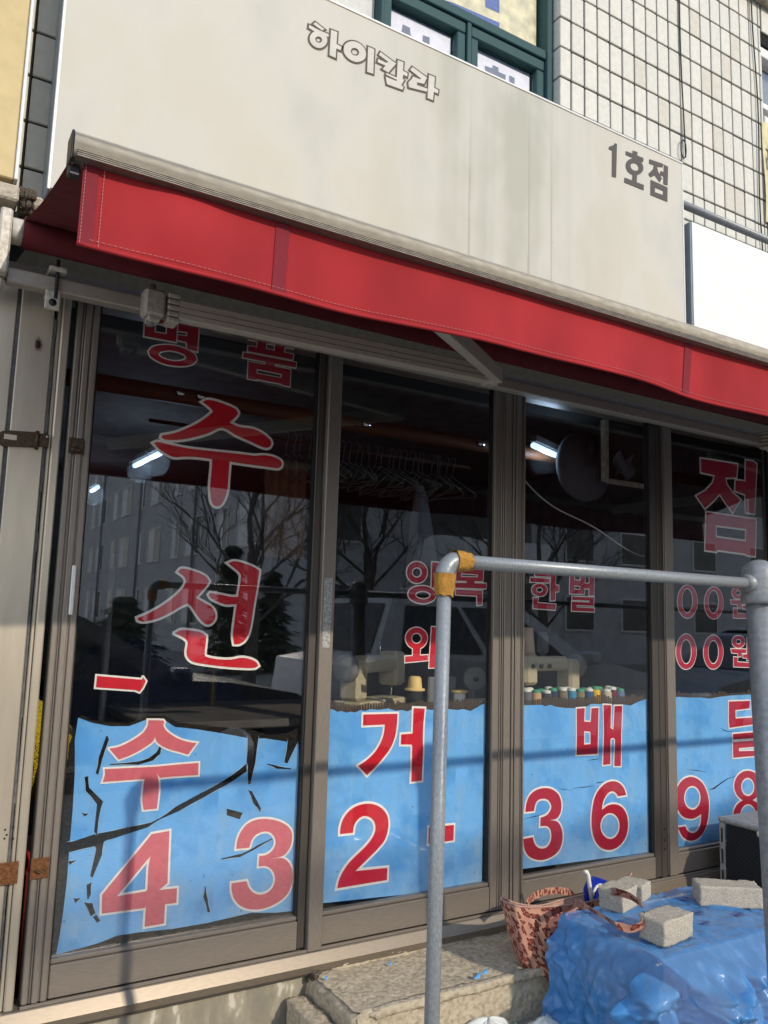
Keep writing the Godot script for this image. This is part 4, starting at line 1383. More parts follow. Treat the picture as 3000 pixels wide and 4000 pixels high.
func step_things() -> void:
	var w := put("plinth_wall", rough(V(-0.8, 0.0, -0.20), V(1.45, 0.318, 0.002), Vector3i(120, 20, 6), 0.004, 10.0), M.plinth)
	w.set_meta("kind", "structure")
	var s := put("concrete_step", rough(V(1.335, 0.0, -0.10), V(4.6, 0.322, 0.352), Vector3i(220, 20, 34), 0.0065, 40.0), M.concrete)
	s.set_meta("kind", "structure")
	put("step_lip", rough(V(1.39, 0.300, 0.335), V(4.6, 0.326, 0.364), Vector3i(220, 3, 3), 0.0035, 70.0), M.concrete, s)
	put("mortar_ridge", rough(V(1.42, 0.31, -0.05), V(2.3, 0.337, 0.030), Vector3i(80, 3, 10), 0.008, 88.0), M.concrete, s)
	tag(put("kerb_block", rough(V(1.255, 0.165, 0.02), V(1.322, 0.262, 0.30), Vector3i(6, 6, 18), 0.006, 120.0), M.concrete), "small rough concrete block at the left end of the step", "block")
	var rub := mb()
	for i in 26:
		var c := V(1.33 + rng.randf() * 0.05, 0.30 + rng.randf() * 0.03, rng.randf_range(-0.01, 0.06))
		var h := V(1, 1, 1) * rng.randf_range(0.004, 0.012)
		bx(rub, c - h, c + h, 0.004)
	var rb := put("rubble", rub, M.rubble)
	rb.set_meta("kind", "stuff")
	tag(rb, "dark crumbs of mortar at the left corner of the step", "rubble")
	# chips of blue film
	var chips := [[1.838, 0.333, 0.325, 0.017, 0.3, "dull blue film chip at the edge of the concrete step"], [1.872, 0.340, 0.322, 0.015, 1.2, "bright blue film chip standing on the step next to a duller one"], [1.62, 0.336, 0.10, 0.009, 0.8, "tiny blue film chip on the step near the pipe post"], [1.365, 0.335, 0.10, 0.008, 2.0, "tiny blue film chip at the left end of the step"]]
	for c in chips:
		var p := V(c[0], c[1], c[2])
		var st := mb()
		var e: float = c[3]
		var pts := [p + V(-e, -0.004, 0), p + V(e * 0.2, e * 0.9, 0.003), p + V(e, e * 0.2, -0.003), p + V(e * 0.3, -0.006, 0.004)]
		quad(st, pts[0], pts[1], pts[2], pts[3], V(0, 0.4, 1))
		quad(st, pts[0] + V(0, 0, -0.001), pts[1] + V(0, 0, -0.001), pts[2] + V(0, 0, -0.001), pts[3] + V(0, 0, -0.001), V(0, -0.4, -1))
		tag(put("film_chip", st, M.chip_blue), c[5], "film chip")
	# white plastic bags at the bottom
	var spots := [[1.83, 0.40, 0.085, 0.062, "crumpled white plastic bag with green print below the step"], [2.015, 0.47, 0.060, 0.055, "smaller crumpled white bag beside the blue box"]]
	for q in spots:
		var b := thing("plastic_bag", q[4], "plastic bag", V(q[0], 0.17, q[1]))
		var rows := []
		for j in 22:
			var row := []
			for i in 45:
				var a := TAU * (i % 44) / 44.0
				var t := j / 21.0
				var n1 := absf(nz.get_noise_3d(cos(a) * 60.0 + q[0] * 500.0, t * 70.0, sin(a) * 60.0))
				var rr: float = q[2] * (1.0 - 0.98 * pow(t, 2.2)) * (0.85 + 0.55 * n1)
				row.append(V(q[0] + rr * cos(a) * 1.4, 0.171 + q[3] * t * (0.85 + 0.5 * n1), q[1] + rr * sin(a)))
			rows.append(row)
		put("bag", sheet(rows, V(0, 1, 0.4)), M.poly_bag, b)
		if q[2] > 0.07:
			for k in 5:
				var lf := PackedVector2Array()
				for i in 10:
					var a := TAU * i / 10.0
					lf.append(Vector2(cos(a), sin(a)) * (0.011 if i % 2 == 0 else 0.0055))
				var px: float = q[0] - 0.07 + 0.034 * k
				var pz: float = q[1] + 0.052 + 0.008 * sin(k * 2.0)
				var at := func(p: Vector2, d: float) -> Vector3: return V(px + p.x, 0.214 + 0.008 * sin(k * 1.7) + p.y * 0.75 + d * 0.6, pz + p.y * -0.6 + d)
				put("green_leaf_print", prism(mb(), lf, 0.0, 0.0015, at), M.green_print, b)

func box_and_bag() -> void:
	# slotted metal cabinet at the right
	var c := thing("slotted_cabinet", "grey slotted metal cabinet with black mesh side at the right edge", "cabinet", V(3.8, 0.322, 0.3))
	var x0 := 3.45
	put("top_plate", box(V(x0 - 0.006, 0.640, 0.085), V(4.2, 0.664, 0.66), 0.008), M.cab_grey, c)
	for z in [0.092, 0.62]:
		var po := mb()
		bx(po, V(x0, 0.324, z), V(x0 + 0.004, 0.6395, z + 0.030), 0.001)
		bx(po, V(x0 + 0.0045, 0.324, z), V(x0 + 0.034, 0.6395, z + 0.004), 0.001)
		var p := put("slotted_post", po, M.cab_grey, c)
		var sl := mb()
		for k in 3:
			bx(sl, V(x0 - 0.0012, 0.36 + 0.095 * k, z + 0.010), V(x0 - 0.0002, 0.425 + 0.095 * k, z + 0.019))
		put("slot", sl, M.gasket, p)
	put("mesh_side", box(V(x0 + 0.008, 0.34, 0.125), V(x0 + 0.014, 0.638, 0.618)), M.mesh_black, c)
	var wr := mb()
	for k in 40:
		var u := -0.3 + 0.80 * k / 40.0
		for d in [1.0, -1.0]:
			var za := 0.125 + (u if d > 0 else u + 0.3)
			var pts := []
			for e in [0.0, 1.0]:
				pts.append(Vector2(za + d * 0.298 * e, 0.34 + 0.298 * e))
			var a: Vector2 = pts[0]
			var b: Vector2 = pts[1]
			if b.x < a.x:
				var k2 := a
				a = b
				b = k2
			if b.x < 0.126 or a.x > 0.617:
				continue
			var sl: float = (b.y - a.y) / (b.x - a.x)
			if a.x < 0.126:
				a = Vector2(0.126, a.y + sl * (0.126 - a.x))
			if b.x > 0.617:
				b = Vector2(0.617, b.y - sl * (b.x - 0.617))
			tube(wr, [V(x0 + 0.0075, a.y, a.x), V(x0 + 0.0075, b.y, b.x)], 0.0012, 4, false)
	put("wire_mesh", wr, M.mesh_wire, c)
	put("cabinet_body", box(V(x0 + 0.036, 0.326, 0.13), V(4.19, 0.638, 0.61)), M.mesh_black, c)
	put("rim_handle", box(V(x0 - 0.022, 0.622, 0.30), V(x0 - 0.0065, 0.648, 0.56), 0.007), M.cream_plastic, c)
	put("screw", bar(V(x0 - 0.0065, 0.652, 0.112), V(x0 - 0.0095, 0.652, 0.112), 0.006, 10), M.screw, c)
	# carton under blue plastic
	var bx0 := 2.165
	var bx1 := 2.95
	var bz0 := 0.415
	var bz1 := 0.815
	var k := thing("wrapped_carton", "cardboard carton covered with a crumpled blue plastic sheet", "carton", V(2.5, 0.17, 0.6))
	put("carton", box(V(bx0, 0.172, bz0), V(bx1, 0.494, bz1), 0.006), M.carton, k)
	var pr := mb()
	bx(pr, V(bx0 - 0.002, 0.175, 0.46), V(bx0 - 0.0008, 0.33, 0.60))
	put("print_panel", pr, M.carton_print, k)
	var tm := TextMesh.new()
	tm.text = "CART"
	var sf := SystemFont.new()
	sf.font_names = PackedStringArray(["Droid Sans"])
	sf.font_weight = 700
	tm.font = sf
	tm.font_size = 32
	tm.pixel_size = 0.0011
	tm.depth = 0.001
	var cart := put("print_lettering", tm, M.white_plastic, k)
	cart.position = V(bx0 - 0.003, 0.335, 0.545) - k.position
	cart.rotation = V(0, -PI / 2, -0.5)
	var arr := mb()
	beam(arr, V(bx0 - 0.0035, 0.33, 0.485), V(bx0 - 0.0035, 0.24, 0.565), 0.012, 0.001)
	beam(arr, V(bx0 - 0.0035, 0.36, 0.535), V(bx0 - 0.0035, 0.30, 0.60), 0.004, 0.001)
	put("print_arrow", arr, M.white_plastic, k)
	put("bare_corner", box(V(bx0 - 0.022, 0.432, bz1 - 0.040), V(bx0 + 0.012, 0.499, bz1 + 0.026), 0.006), M.paper, k)
	# the sheet: lies on the top, hangs over the edges, crumpled
	var cell := FastNoiseLite.new()
	cell.noise_type = FastNoiseLite.TYPE_CELLULAR
	cell.seed = 21
	cell.frequency = 1.0
	cell.fractal_type = FastNoiseLite.FRACTAL_NONE
	cell.cellular_return_type = FastNoiseLite.RETURN_DISTANCE
	cell.cellular_jitter = 1.1
	var rows := []
	var cz0 := bz0 - 0.015
	for j in 151:
		var v := lerpf(cz0, bz1 + 0.36, j / 150.0)
		var row := []
		for i in 211:
			var u := lerpf(bx0 - 0.35, bx1 + 0.12, i / 210.0)
			var over := V(maxf(0.0, maxf(bx0 - u, u - bx1)), 0, maxf(0.0, v - bz1))
			var d := Vector2(over.x, over.z).length()
			var sx := signf(u - (bx0 + bx1) * 0.5)
			var wx := u + 0.035 * nr.get_noise_2d(u * 9.0, v * 9.0)
			var wz := v + 0.035 * nr.get_noise_2d(u * 9.0 + 40.0, v * 9.0)
			var big := cell.get_noise_2d(wx * 7.0, wz * 5.0) + 1.0
			var swell := nr.get_noise_2d(u * 3.2 + 5.0, v * 3.2)
			var crease := 0.0
			for q in 7:
				var ang := 0.4 + q * 2.17
				var fr: float = [8.0, 12.0, 17.0, 23.0, 31.0, 43.0, 60.0][q]
				var ph := (u * cos(ang) + v * sin(ang)) * fr + q * 1.7 + 1.3 * nr.get_noise_2d(u * 4.0 + q * 9.0, v * 4.0)
				crease += absf(fposmod(ph, 2.0) - 1.0) * 0.26 / fr
			var ease := smoothstep(0.0, 0.10, d)
			var fl := 0.010 + d * (0.10 + 0.45 * maxf(0.0, swell + 0.1)) + (0.030 * big + 2.0 * crease) * ease
			var p := V(clampf(u, bx0, bx1), 0.500, clampf(v, cz0, bz1))
			if d > 0.0:
				var dirx := over.x / d
				var dirz := over.z / d
				var r0 := 0.012
				p.x += sx * dirx * (minf(d, r0) + fl * smoothstep(0.0, 0.03, d) * (0.38 if over.z == 0.0 else 1.0))
				p.z += dirz * (minf(d, r0) + fl * smoothstep(0.0, 0.03, d))
				p.y -= maxf(0.0, d - r0 * 0.5) * 0.97
			var edge := minf(minf(u - bx0, bx1 - u), bz1 - v)
			p.y += 0.22 * crease + 0.010 * maxf(0.0, swell) * clampf(0.5 + edge * 4.0, 0.0, 1.0) + 0.0015
			p.y = maxf(p.y, 0.176)
			row.append(p)
		rows.append(row)
	put("plastic_sheet", sheet(rows, V(0, 1, 0.6)), M.blue_plastic, k)
	# loose flap of the sheet at the back left corner
	var fp := []
	for j in 31:
		var t := j / 30.0
		var row := []
		for i in 19:
			var q := i / 18.0
			var cr := cell.get_noise_2d(q * 4.0 + 11.0, t * 7.0) + 1.0
			row.append(V(2.150 - 0.075 * smoothstep(0.0, 0.5, t) + 0.02 * q + 0.030 * cr * t, 0.505 - 0.335 * t * (0.86 + 0.14 * q), 0.405 + 0.11 * q + 0.02 * sin(q * 6.0 + t * 3.0) * t))
		fp.append(row)
	put("sheet_flap", sheet(fp, V(-1, 0, 0.5)), M.blue_plastic, k)
	# printed marks on the sheet
	for q in [[2.62, 0.62], [2.70, 0.50], [2.74, 0.70], [2.55, 0.70]]:
		var ring := mb()
		var seg := []
		for i in 15:
			var a := TAU * i / 14.0
			seg.append(V(q[0] + 0.026 * cos(a), 0.517, q[1] + 0.017 * sin(a)))
		tube(ring, seg, 0.0009, 4, false)
		for i in 4:
			bx(ring, V(q[0] - 0.016 + 0.009 * i, 0.5165, q[1] - 0.005), V(q[0] - 0.012 + 0.009 * i, 0.5175, q[1] + 0.006))
		put("printed_mark", ring, M.ink_navy, k)
	# concrete pavers that weigh the sheet down
	var pv := [[2.405, 0.520, 0.435, 0.30, "concrete paver on the blue sheet, under the leopard bag's strap", 0.115, 0.075], [2.545, 0.520, 0.385, 0.38, "concrete paver behind the one under the bag's strap", 0.10, 0.06], [2.325, 0.521, 0.725, 0.10, "concrete paver standing nearest the front edge of the blue sheet", 0.165, 0.078], [2.815, 0.521, 0.60, -0.62, "long concrete paver at the right edge, beside the grey cabinet", 0.235, 0.075]]
	for i in pv.size():
		var q: Array = pv[i]
		var hx: float = q[5] * 0.5
		var pm := fin(rough(V(-hx, 0, -0.05), V(hx, q[6], 0.05), Vector3i(26, 12, 18), 0.0036, 30.0 * i))
		var o := put("concrete_paver", pm, M.paver)
		tag(o, q[4], "paver", "concrete pavers on the blue sheet")
		o.position = V(q[0], q[1] - 0.008, q[2])
		o.rotation.y = q[3]
	# leopard bag
	var b := thing("leopard_tote_bag", "pink-brown leopard print tote bag slumped between step and blue carton", "bag", V(2.25, 0.322, 0.3))
	var br := []
	var n := 72
	for j in 31:
		var t := j / 30.0
		var row := []
		for i in n + 1:
			var a := TAU * (i % n) / n
			var ca := cos(a)
			var sa := sin(a)
			var front := maxf(0.0, sa)
			var rx := lerpf(0.240, 0.335, pow(t, 0.9))
			var rz := lerpf(0.090, 0.030, pow(t, 1.4)) * (1.0 - 0.25 * absf(ca))
			var cx := lerpf(2.285, 2.300, t)
			var cz := lerpf(0.300, 0.290, t)
			var wr2 := nz.get_noise_3d(ca * 90.0 + 40.0, t * 60.0, sa * 90.0)
			var fold := (0.012 * sin(a * 9.0 + t * 5.0) + 0.016 * nr.get_noise_2d(a * 5.0, t * 5.0 + 3.0) + 0.008 * nr.get_noise_2d(ca * 14.0, t * 16.0)) * (1.05 - t) + 0.020 * wr2
			var y0 := 0.326 - 0.095 * front * smoothstep(-0.9, 0.3, ca + 0.4)
			var y1 := 0.502 + 0.060 * pow(absf(ca), 3.0) + 0.005 * sin(a * 4.0)
			var zz := cz + (rz + fold * 0.8) * sa
			zz += 0.055 * front * pow(1.0 - t, 1.4) * (1.0 - absf(ca) * 0.4)
			zz = minf(zz, 0.398)
			row.append(V(cx + (rx + fold * 0.5) * ca, lerpf(y0, y1, t) + 0.004 * wr2, zz))
		br.append(row)
	put("bag_body", sheet(br, V(0, 0.3, 1), 1.0, 0.45), M.leopard, b)
	var rim := mb(true)
	tube(rim, br[30], 0.0035, 6, false)
	put("rim_binding", rim, M.lining, b)
	var inn := []
	for j in 6:
		var row := []
		for i in n + 1:
			row.append(br[30][i].lerp(V(2.295, 0.36, 0.29), j / 5.0 * 0.9) + V(0, -0.004 - 0.05 * j / 5.0, 0))
		inn.append(row)
	put("lining", sheet(inn, V(0, 1, 0)), M.lining, b)
	ribbon(b, [V(2.290, 0.510, 0.325), V(2.163, 0.575, 0.506), V(2.164, 0.565, 0.589), V(2.165, 0.555, 0.661), V(2.187, 0.553, 0.701), V(2.225, 0.565, 0.712), V(2.267, 0.585, 0.693), V(2.283, 0.607, 0.656), V(2.302, 0.610, 0.587), V(2.300, 0.606, 0.524), V(2.460, 0.524, 0.315)])
	ribbon(b, [V(2.15, 0.495, 0.22), V(2.17, 0.503, 0.21), V(2.21, 0.512, 0.20), V(2.27, 0.516, 0.195), V(2.33, 0.513, 0.20), V(2.37, 0.505, 0.21), V(2.39, 0.490, 0.22)])
	var pk := thing("blue_packet", "dark blue packet with a white ring sticking out of the leopard bag", "packet", V(2.46, 0.45, 0.27))
	var pp := PackedVector2Array([Vector2(2.40, 0.44), Vector2(2.52, 0.44), Vector2(2.535, 0.535), Vector2(2.50, 0.552), Vector2(2.455, 0.568), Vector2(2.42, 0.560), Vector2(2.40, 0.53)])
	put("packet", prism(mb(), pp, 0.262, 0.280, xy), M.packet_blue, pk)
	var rg := []
	for i in 13:
		var a := PI * i / 12.0
		rg.append(V(2.468 + 0.036 * cos(a), 0.502 + 0.036 * sin(a), 0.2825))
	put("white_ring", tube(mb(true), rg, 0.006, 6), M.white_plastic, pk)
	var stw := mb(true)
	tube(stw, [V(2.425, 0.47, 0.285), V(2.402, 0.585, 0.285), V(2.394, 0.597, 0.285), V(2.383, 0.598, 0.285)], 0.0085, 10)
	tag(put("white_straw", stw, M.white_plastic), "bent white plastic stick beside the blue packet in the bag", "stick")

func ribbon(parent: Node3D, pts: Array) -> void:
	var cv := Curve3D.new()
	for i in pts.size():
		var tg: Vector3 = (pts[mini(i + 1, pts.size() - 1)] - pts[maxi(i - 1, 0)]) * 0.17
		cv.add_point(pts[i], -tg, tg)
	var L := cv.get_baked_length()
	var rows := [[], []]
	for i in 61:
		var p := cv.sample_baked(L * i / 60.0)
		var q := cv.sample_baked(minf(L, L * i / 60.0 + 0.004))
		if p.distance_to(q) < 1e-4:
			q = p + (p - cv.sample_baked(L * i / 60.0 - 0.004))
		var d := (q - p).normalized()
		var side := d.cross(V(0.35, 0.1, 1).normalized()).normalized()
		rows[0].append(p + side * 0.013)
		rows[1].append(p - side * 0.013)
	put("strap", sheet(rows, V(0, 0.6, 1), 0.5, 0.06), M.leopard, parent)

func make_car(label: String, at: Vector3, turn: float, paint: Material, tall: float) -> void:
	var c := thing("parked_car", label, "car", Vector3.ZERO)
	var k := tall / 1.6
	var lo := PackedVector2Array()
	for p in [[-2.25, 0.35], [-2.3, 0.6], [-2.25, 0.95], [-1.9, 1.0], [0.75, 0.98], [1.3, 0.95], [1.95, 0.84], [2.2, 0.68], [2.28, 0.45], [2.2, 0.28]]:
		lo.append(Vector2(p[0], p[1] * k))
	for x in [1.35, -1.4]:
		for i in 9:
			var a := PI * i / 8.0
			lo.append(Vector2(x + 0.37 * cos(a), 0.28 + 0.34 * sin(a)))
	put("car_body", prism(mb(), lo, -0.88, 0.88, xy), paint, c)
	var B := [V(-1.95, 0.99 * k, 0.83), V(1.0, 0.96 * k, 0.83)]
	var U := [V(-1.65, 1.55 * k, 0.64), V(-0.05, 1.56 * k, 0.64)]
	var roof := mb()
	var cab := mb()
	var gl := mb()
	var m := func(p: Vector3) -> Vector3: return V(p.x, p.y, -p.z)
	quad(roof, U[0], U[1], m.call(U[1]), m.call(U[0]), V(0, 1, 0))
	quad(roof, U[0] + V(0.1, 0.05, -0.06), U[1] + V(-0.15, 0.045, -0.06), m.call(U[1] + V(-0.15, 0.045, -0.06)), m.call(U[0] + V(0.1, 0.05, -0.06)), V(0, 1, 0))
	for s in [1.0, -1.0]:
		var f := func(p: Vector3) -> Vector3: return V(p.x, p.y, p.z * s)
		quad(cab, f.call(B[0]), f.call(B[1]), f.call(U[1]), f.call(U[0]), V(0, 0.2, s))
		quad(roof, f.call(U[0]), f.call(U[1]), f.call(U[1] + V(-0.15, 0.045, -0.06)), f.call(U[0] + V(0.1, 0.05, -0.06)), V(0, 0.6, s))
		for w in [[0.10, 0.47], [0.51, 0.88]]:
			var q := []
			for e in [[w[0], 0.12], [w[1], 0.12], [w[1], 0.88], [w[0], 0.88]]:
				var lo_p: Vector3 = B[0].lerp(B[1], e[0])
				var up_p: Vector3 = U[0].lerp(U[1], e[0])
				q.append(f.call(lo_p.lerp(up_p, e[1]) + V(0, 0, 0.012)))
			quad(gl, q[0], q[1], q[2], q[3], V(0, 0.2, s))
	quad(cab, B[0], m.call(B[0]), m.call(U[0]), U[0], V(-1, 0.3, 0))
	quad(cab, B[1], m.call(B[1]), m.call(U[1]), U[1], V(1, 0.5, 0))
	for e in [0, 1]:
		var q := []
		for w in [[0.08, 0.1], [0.92, 0.1], [0.92, 0.9], [0.08, 0.9]]:
			var a: Vector3 = B[e].lerp(m.call(B[e]), w[0])
			var b: Vector3 = U[e].lerp(m.call(U[e]), w[0])
			q.append(a.lerp(b, w[1]) + V(-0.012 if e == 0 else 0.012, 0.008, 0))
		quad(gl, q[0], q[1], q[2], q[3], V(-1 if e == 0 else 1, 0.4, 0))
	put("cabin", cab, paint, c)
	put("roof", roof, paint, c)
	put("window", gl, M.car_glass, c)
	for x in [1.35, -1.4]:
		for s in [1.0, -1.0]:
			var t := put("wheel", tube(mb(true), [V(x, 0.32, s * 0.66), V(x, 0.32, s * 0.68), V(x, 0.32, s * 0.86), V(x, 0.32, s * 0.88)], [0.30, 0.32, 0.32, 0.29], 22), M.tyre, c)
			put("rim", tube(mb(true), [V(x, 0.32, s * 0.875), V(x, 0.32, s * 0.89)], [0.215, 0.20], 18), M.alloy, t)
	for s in [1.0, -1.0]:
		put("headlight", box(V(2.08, 0.62 * k, s * 0.72 - 0.12), V(2.262, 0.74 * k, s * 0.72 + 0.12), 0.03), M.headlamp, c)
		put("mirror", box(V(0.72, 0.96 * k, s * 0.97 - 0.10), V(0.90, 1.09 * k, s * 0.97 + 0.10), 0.03), paint, c)
	var rl := mb(true)
	for s in [1.0, -1.0]:
		tube(rl, [V(-1.5, 1.63 * k, s * 0.55), V(-0.3, 1.635 * k, s * 0.55)], 0.018, 8)
	put("roof_rail", rl, M.alloy, c)
	c.position = at
	c.rotation.y = turn

func twig(st: SurfaceTool, p: Vector3, d: Vector3, len: float, r: float, depth: int) -> void:
	var q := p + d * len
	var mid := (p + q) * 0.5 + V(rng.randf_range(-1, 1), rng.randf_range(-0.4, 0.8), rng.randf_range(-1, 1)) * len * 0.06
	tube(st, [p, mid, q], [r, r * 0.86, r * 0.7], 6 if depth > 2 else 4, false)
	if depth == 0:
		return
	var n := 3 if depth > 1 else 4
	for i in n:
		var nd := (d + V(rng.randf_range(-1, 1), rng.randf_range(-0.25, 0.75), rng.randf_range(-1, 1)) * 0.75).normalized()
		twig(st, p.lerp(q, rng.randf_range(0.45, 1.0)), nd, len * rng.randf_range(0.6, 0.82), r * 0.58, depth - 1)

func bare_tree(at: Vector3, h: float, label: String) -> void:
	var t := thing("bare_tree", label, "tree", at, "bare trees across the road")
	var tr := mb(true)
	tube(tr, [at, at + V(0.05, h * 0.22, 0), at + V(-0.04, h * 0.45, 0.05)], [0.15, 0.12, 0.09], 10, false)
	put("trunk", tr, M.bark, t)
	var br := mb(true)
	for i in 7:
		var s := at + V(0, h * (0.20 + 0.04 * i), 0)
		var a := TAU * i / 7.0 * 2.4
		twig(br, s, V(cos(a) * 0.8, 0.75, sin(a) * 0.8).normalized(), h * 0.25, 0.035, 4)
	twig(br, at + V(-0.04, h * 0.45, 0.05), V(0, 1, 0), h * 0.2, 0.06, 4)
	put("branches", br, M.bark, t)

func evergreen(at: Vector3, h: float, w: float, m: Material, label: String) -> void:
	var t := thing("evergreen", label, "tree", at)
	put("trunk", tube(mb(true), [at, at + V(0, h * 0.8, 0)], [0.12, 0.03], 8, false), M.bark, t)
	var st := mb()
	for i in 2600:
		var f := rng.randf()
		var y := h * (0.06 + 0.94 * f)
		var r := w * (1.0 - f * 0.92) * sqrt(rng.randf()) * (0.75 + 0.25 * sin(f * 40.0))
		var a := rng.randf() * TAU
		var c := at + V(cos(a) * r, y, sin(a) * r)
		var e := rng.randf_range(0.10, 0.22)
		var d := V(cos(a), -0.35, sin(a))
		var s := V(-sin(a), rng.randf_range(-0.3, 0.3), cos(a)) * e * 0.45
		tri(st, c + s, c - s, c + d * e * 1.4, V(cos(a), 1, sin(a)))
	put("foliage", st, m, t)

func street() -> void:
	make_car("white sport utility car parked across, mirrored in the middle panes", V(6.0, 0.03, 5.0), 0.0, M.car_white, 1.80)
	make_car("dark car parked across, mirrored in the left pane", V(1.3, 0.03, 5.1), 0.0, M.car_dark, 1.55)
	make_car("grey car parked farther right across from the shop", V(11.2, 0.03, 5.0), PI, M.car_grey, 1.5)
	bare_tree(V(8.6, 0.1, 12.3), 6.4, "bare tree across the road mirrored in the second pane")
	bare_tree(V(6.0, 0.1, 12.4), 6.0, "bare tree across the road mirrored at the right of the left pane")
	bare_tree(V(13.4, 0.1, 12.2), 6.2, "bare tree across the road mirrored in the third pane")
	evergreen(V(7.6, 0.0, 18.0), 3.4, 1.0, M.needles, "dark conifer before the apartment block, mirrored low in the left pane")
	evergreen(V(4.6, 0.0, 17.0), 1.9, 1.5, M.hedge, "olive green bush before the apartment block, mirrored at the left")
	evergreen(V(9.0, 0.0, 18.5), 2.8, 1.1, M.needles, "second dark conifer nearer the block's corner")
	apartment("grey apartment block across the road mirrored in the left pane", V(10.0, 0.0, 21.0), 50.0, 34.0)
	# unseen cable between two poles, placed to cast the low shadow band
	for x in [-24.0, 34.0]:
		var p := thing("unseen_pole", "unseen concrete pole carrying the cable, %s on the far pavement across the road" % ("to the left" if x < 0 else "to the right"), "pole", V(x, 0.15, 11.5))
		put("shaft", tube(mb(true), [V(x, 0.0, 11.5), V(x, 9.0, 11.5)], [0.17, 0.11], 14), M.kerb, p)  # out of view, stands only to carry the shadow-casting cable
		put("cross_arm", box(V(x - 0.04, 7.0, 11.1), V(x + 0.04, 7.1, 11.9), 0.01), M.galv_old, p)
	tag(put("unseen_cable", bar(V(-24.0, 7.09, 11.5), V(34.0, 7.09, 11.5), 0.05, 8), M.cable), "unseen thick cable between the two poles, placed to cast a soft low shadow band", "cable")

func apartment(label: String, at: Vector3, wx: float, lz: float) -> void:
	var b := thing("apartment_block", label, "building", at)
	var h := 11.6
	var x := at.x
	var z := at.z
	var wall := put("wall", box(at, at + V(wx, h, lz)), M.apartment, b)
	put("roof", box(at + V(-0.3, h + 0.01, -0.3), at + V(wx + 0.3, h + 0.4, lz + 0.3)), M.kerb, b)
	for f in 4:
		for k in 11:
			var y0 := 1.2 + 2.75 * f
			var z0 := z + 1.2 + 3.0 * k
			var wd := 1.9 if k % 2 == 0 else 1.0
			var fr := mb()
			bx(fr, V(x - 0.06, y0 - 0.08, z0 - 0.08), V(x - 0.002, y0, z0 + wd + 0.08))
			bx(fr, V(x - 0.06, y0 + 1.45, z0 - 0.08), V(x - 0.002, y0 + 1.53, z0 + wd + 0.08))
			bx(fr, V(x - 0.06, y0 + 0.001, z0 - 0.08), V(x - 0.002, y0 + 1.449, z0))
			bx(fr, V(x - 0.06, y0 + 0.001, z0 + wd), V(x - 0.002, y0 + 1.449, z0 + wd + 0.08))
			var w := put("window", fr, M.frame_white, b)
			var half := z0 + wd * (0.5 if (k + f) % 3 else 0.35)
			put("pane", box(V(x - 0.03, y0 + 0.001, z0 + 0.001), V(x - 0.004, y0 + 1.449, half)), M.far_glass, w)
			put("blind", box(V(x - 0.034, y0 + 0.001, half + 0.002), V(x - 0.004, y0 + 1.449, z0 + wd - 0.001)), M.apartment_white, w)
	for f in 4:
		var y0 := 0.6 + 2.75 * f
		put("balcony", box(V(x + 5.5, y0, z - 1.3), V(x + 10.5, y0 + 1.1, z - 0.002)), M.apartment_white, b)
		put("balcony_glass", box(V(x + 5.5, y0 + 1.102, z - 0.25), V(x + 10.5, y0 + 2.45, z - 0.004)), M.far_glass, b)
		for xx in [1.6, 12.4, 15.5, 20.0, 24.0, 28.0, 33.0, 38.0]:
			var w := put("window", box(V(x + xx, y0 + 0.7, z - 0.08), V(x + xx + 1.6, y0 + 2.1, z - 0.003)), M.frame_white, b)
			put("pane", box(V(x + xx + 0.08, y0 + 0.78, z - 0.09), V(x + xx + 1.52, y0 + 2.02, z - 0.0805)), M.far_glass, w)
	for k in [8.0, 17.0, 26.0]:
		put("downpipe", bar(V(x - 0.1, 0.0, z + k), V(x - 0.1, h, z + k), 0.06, 8), M.galv_old, b)

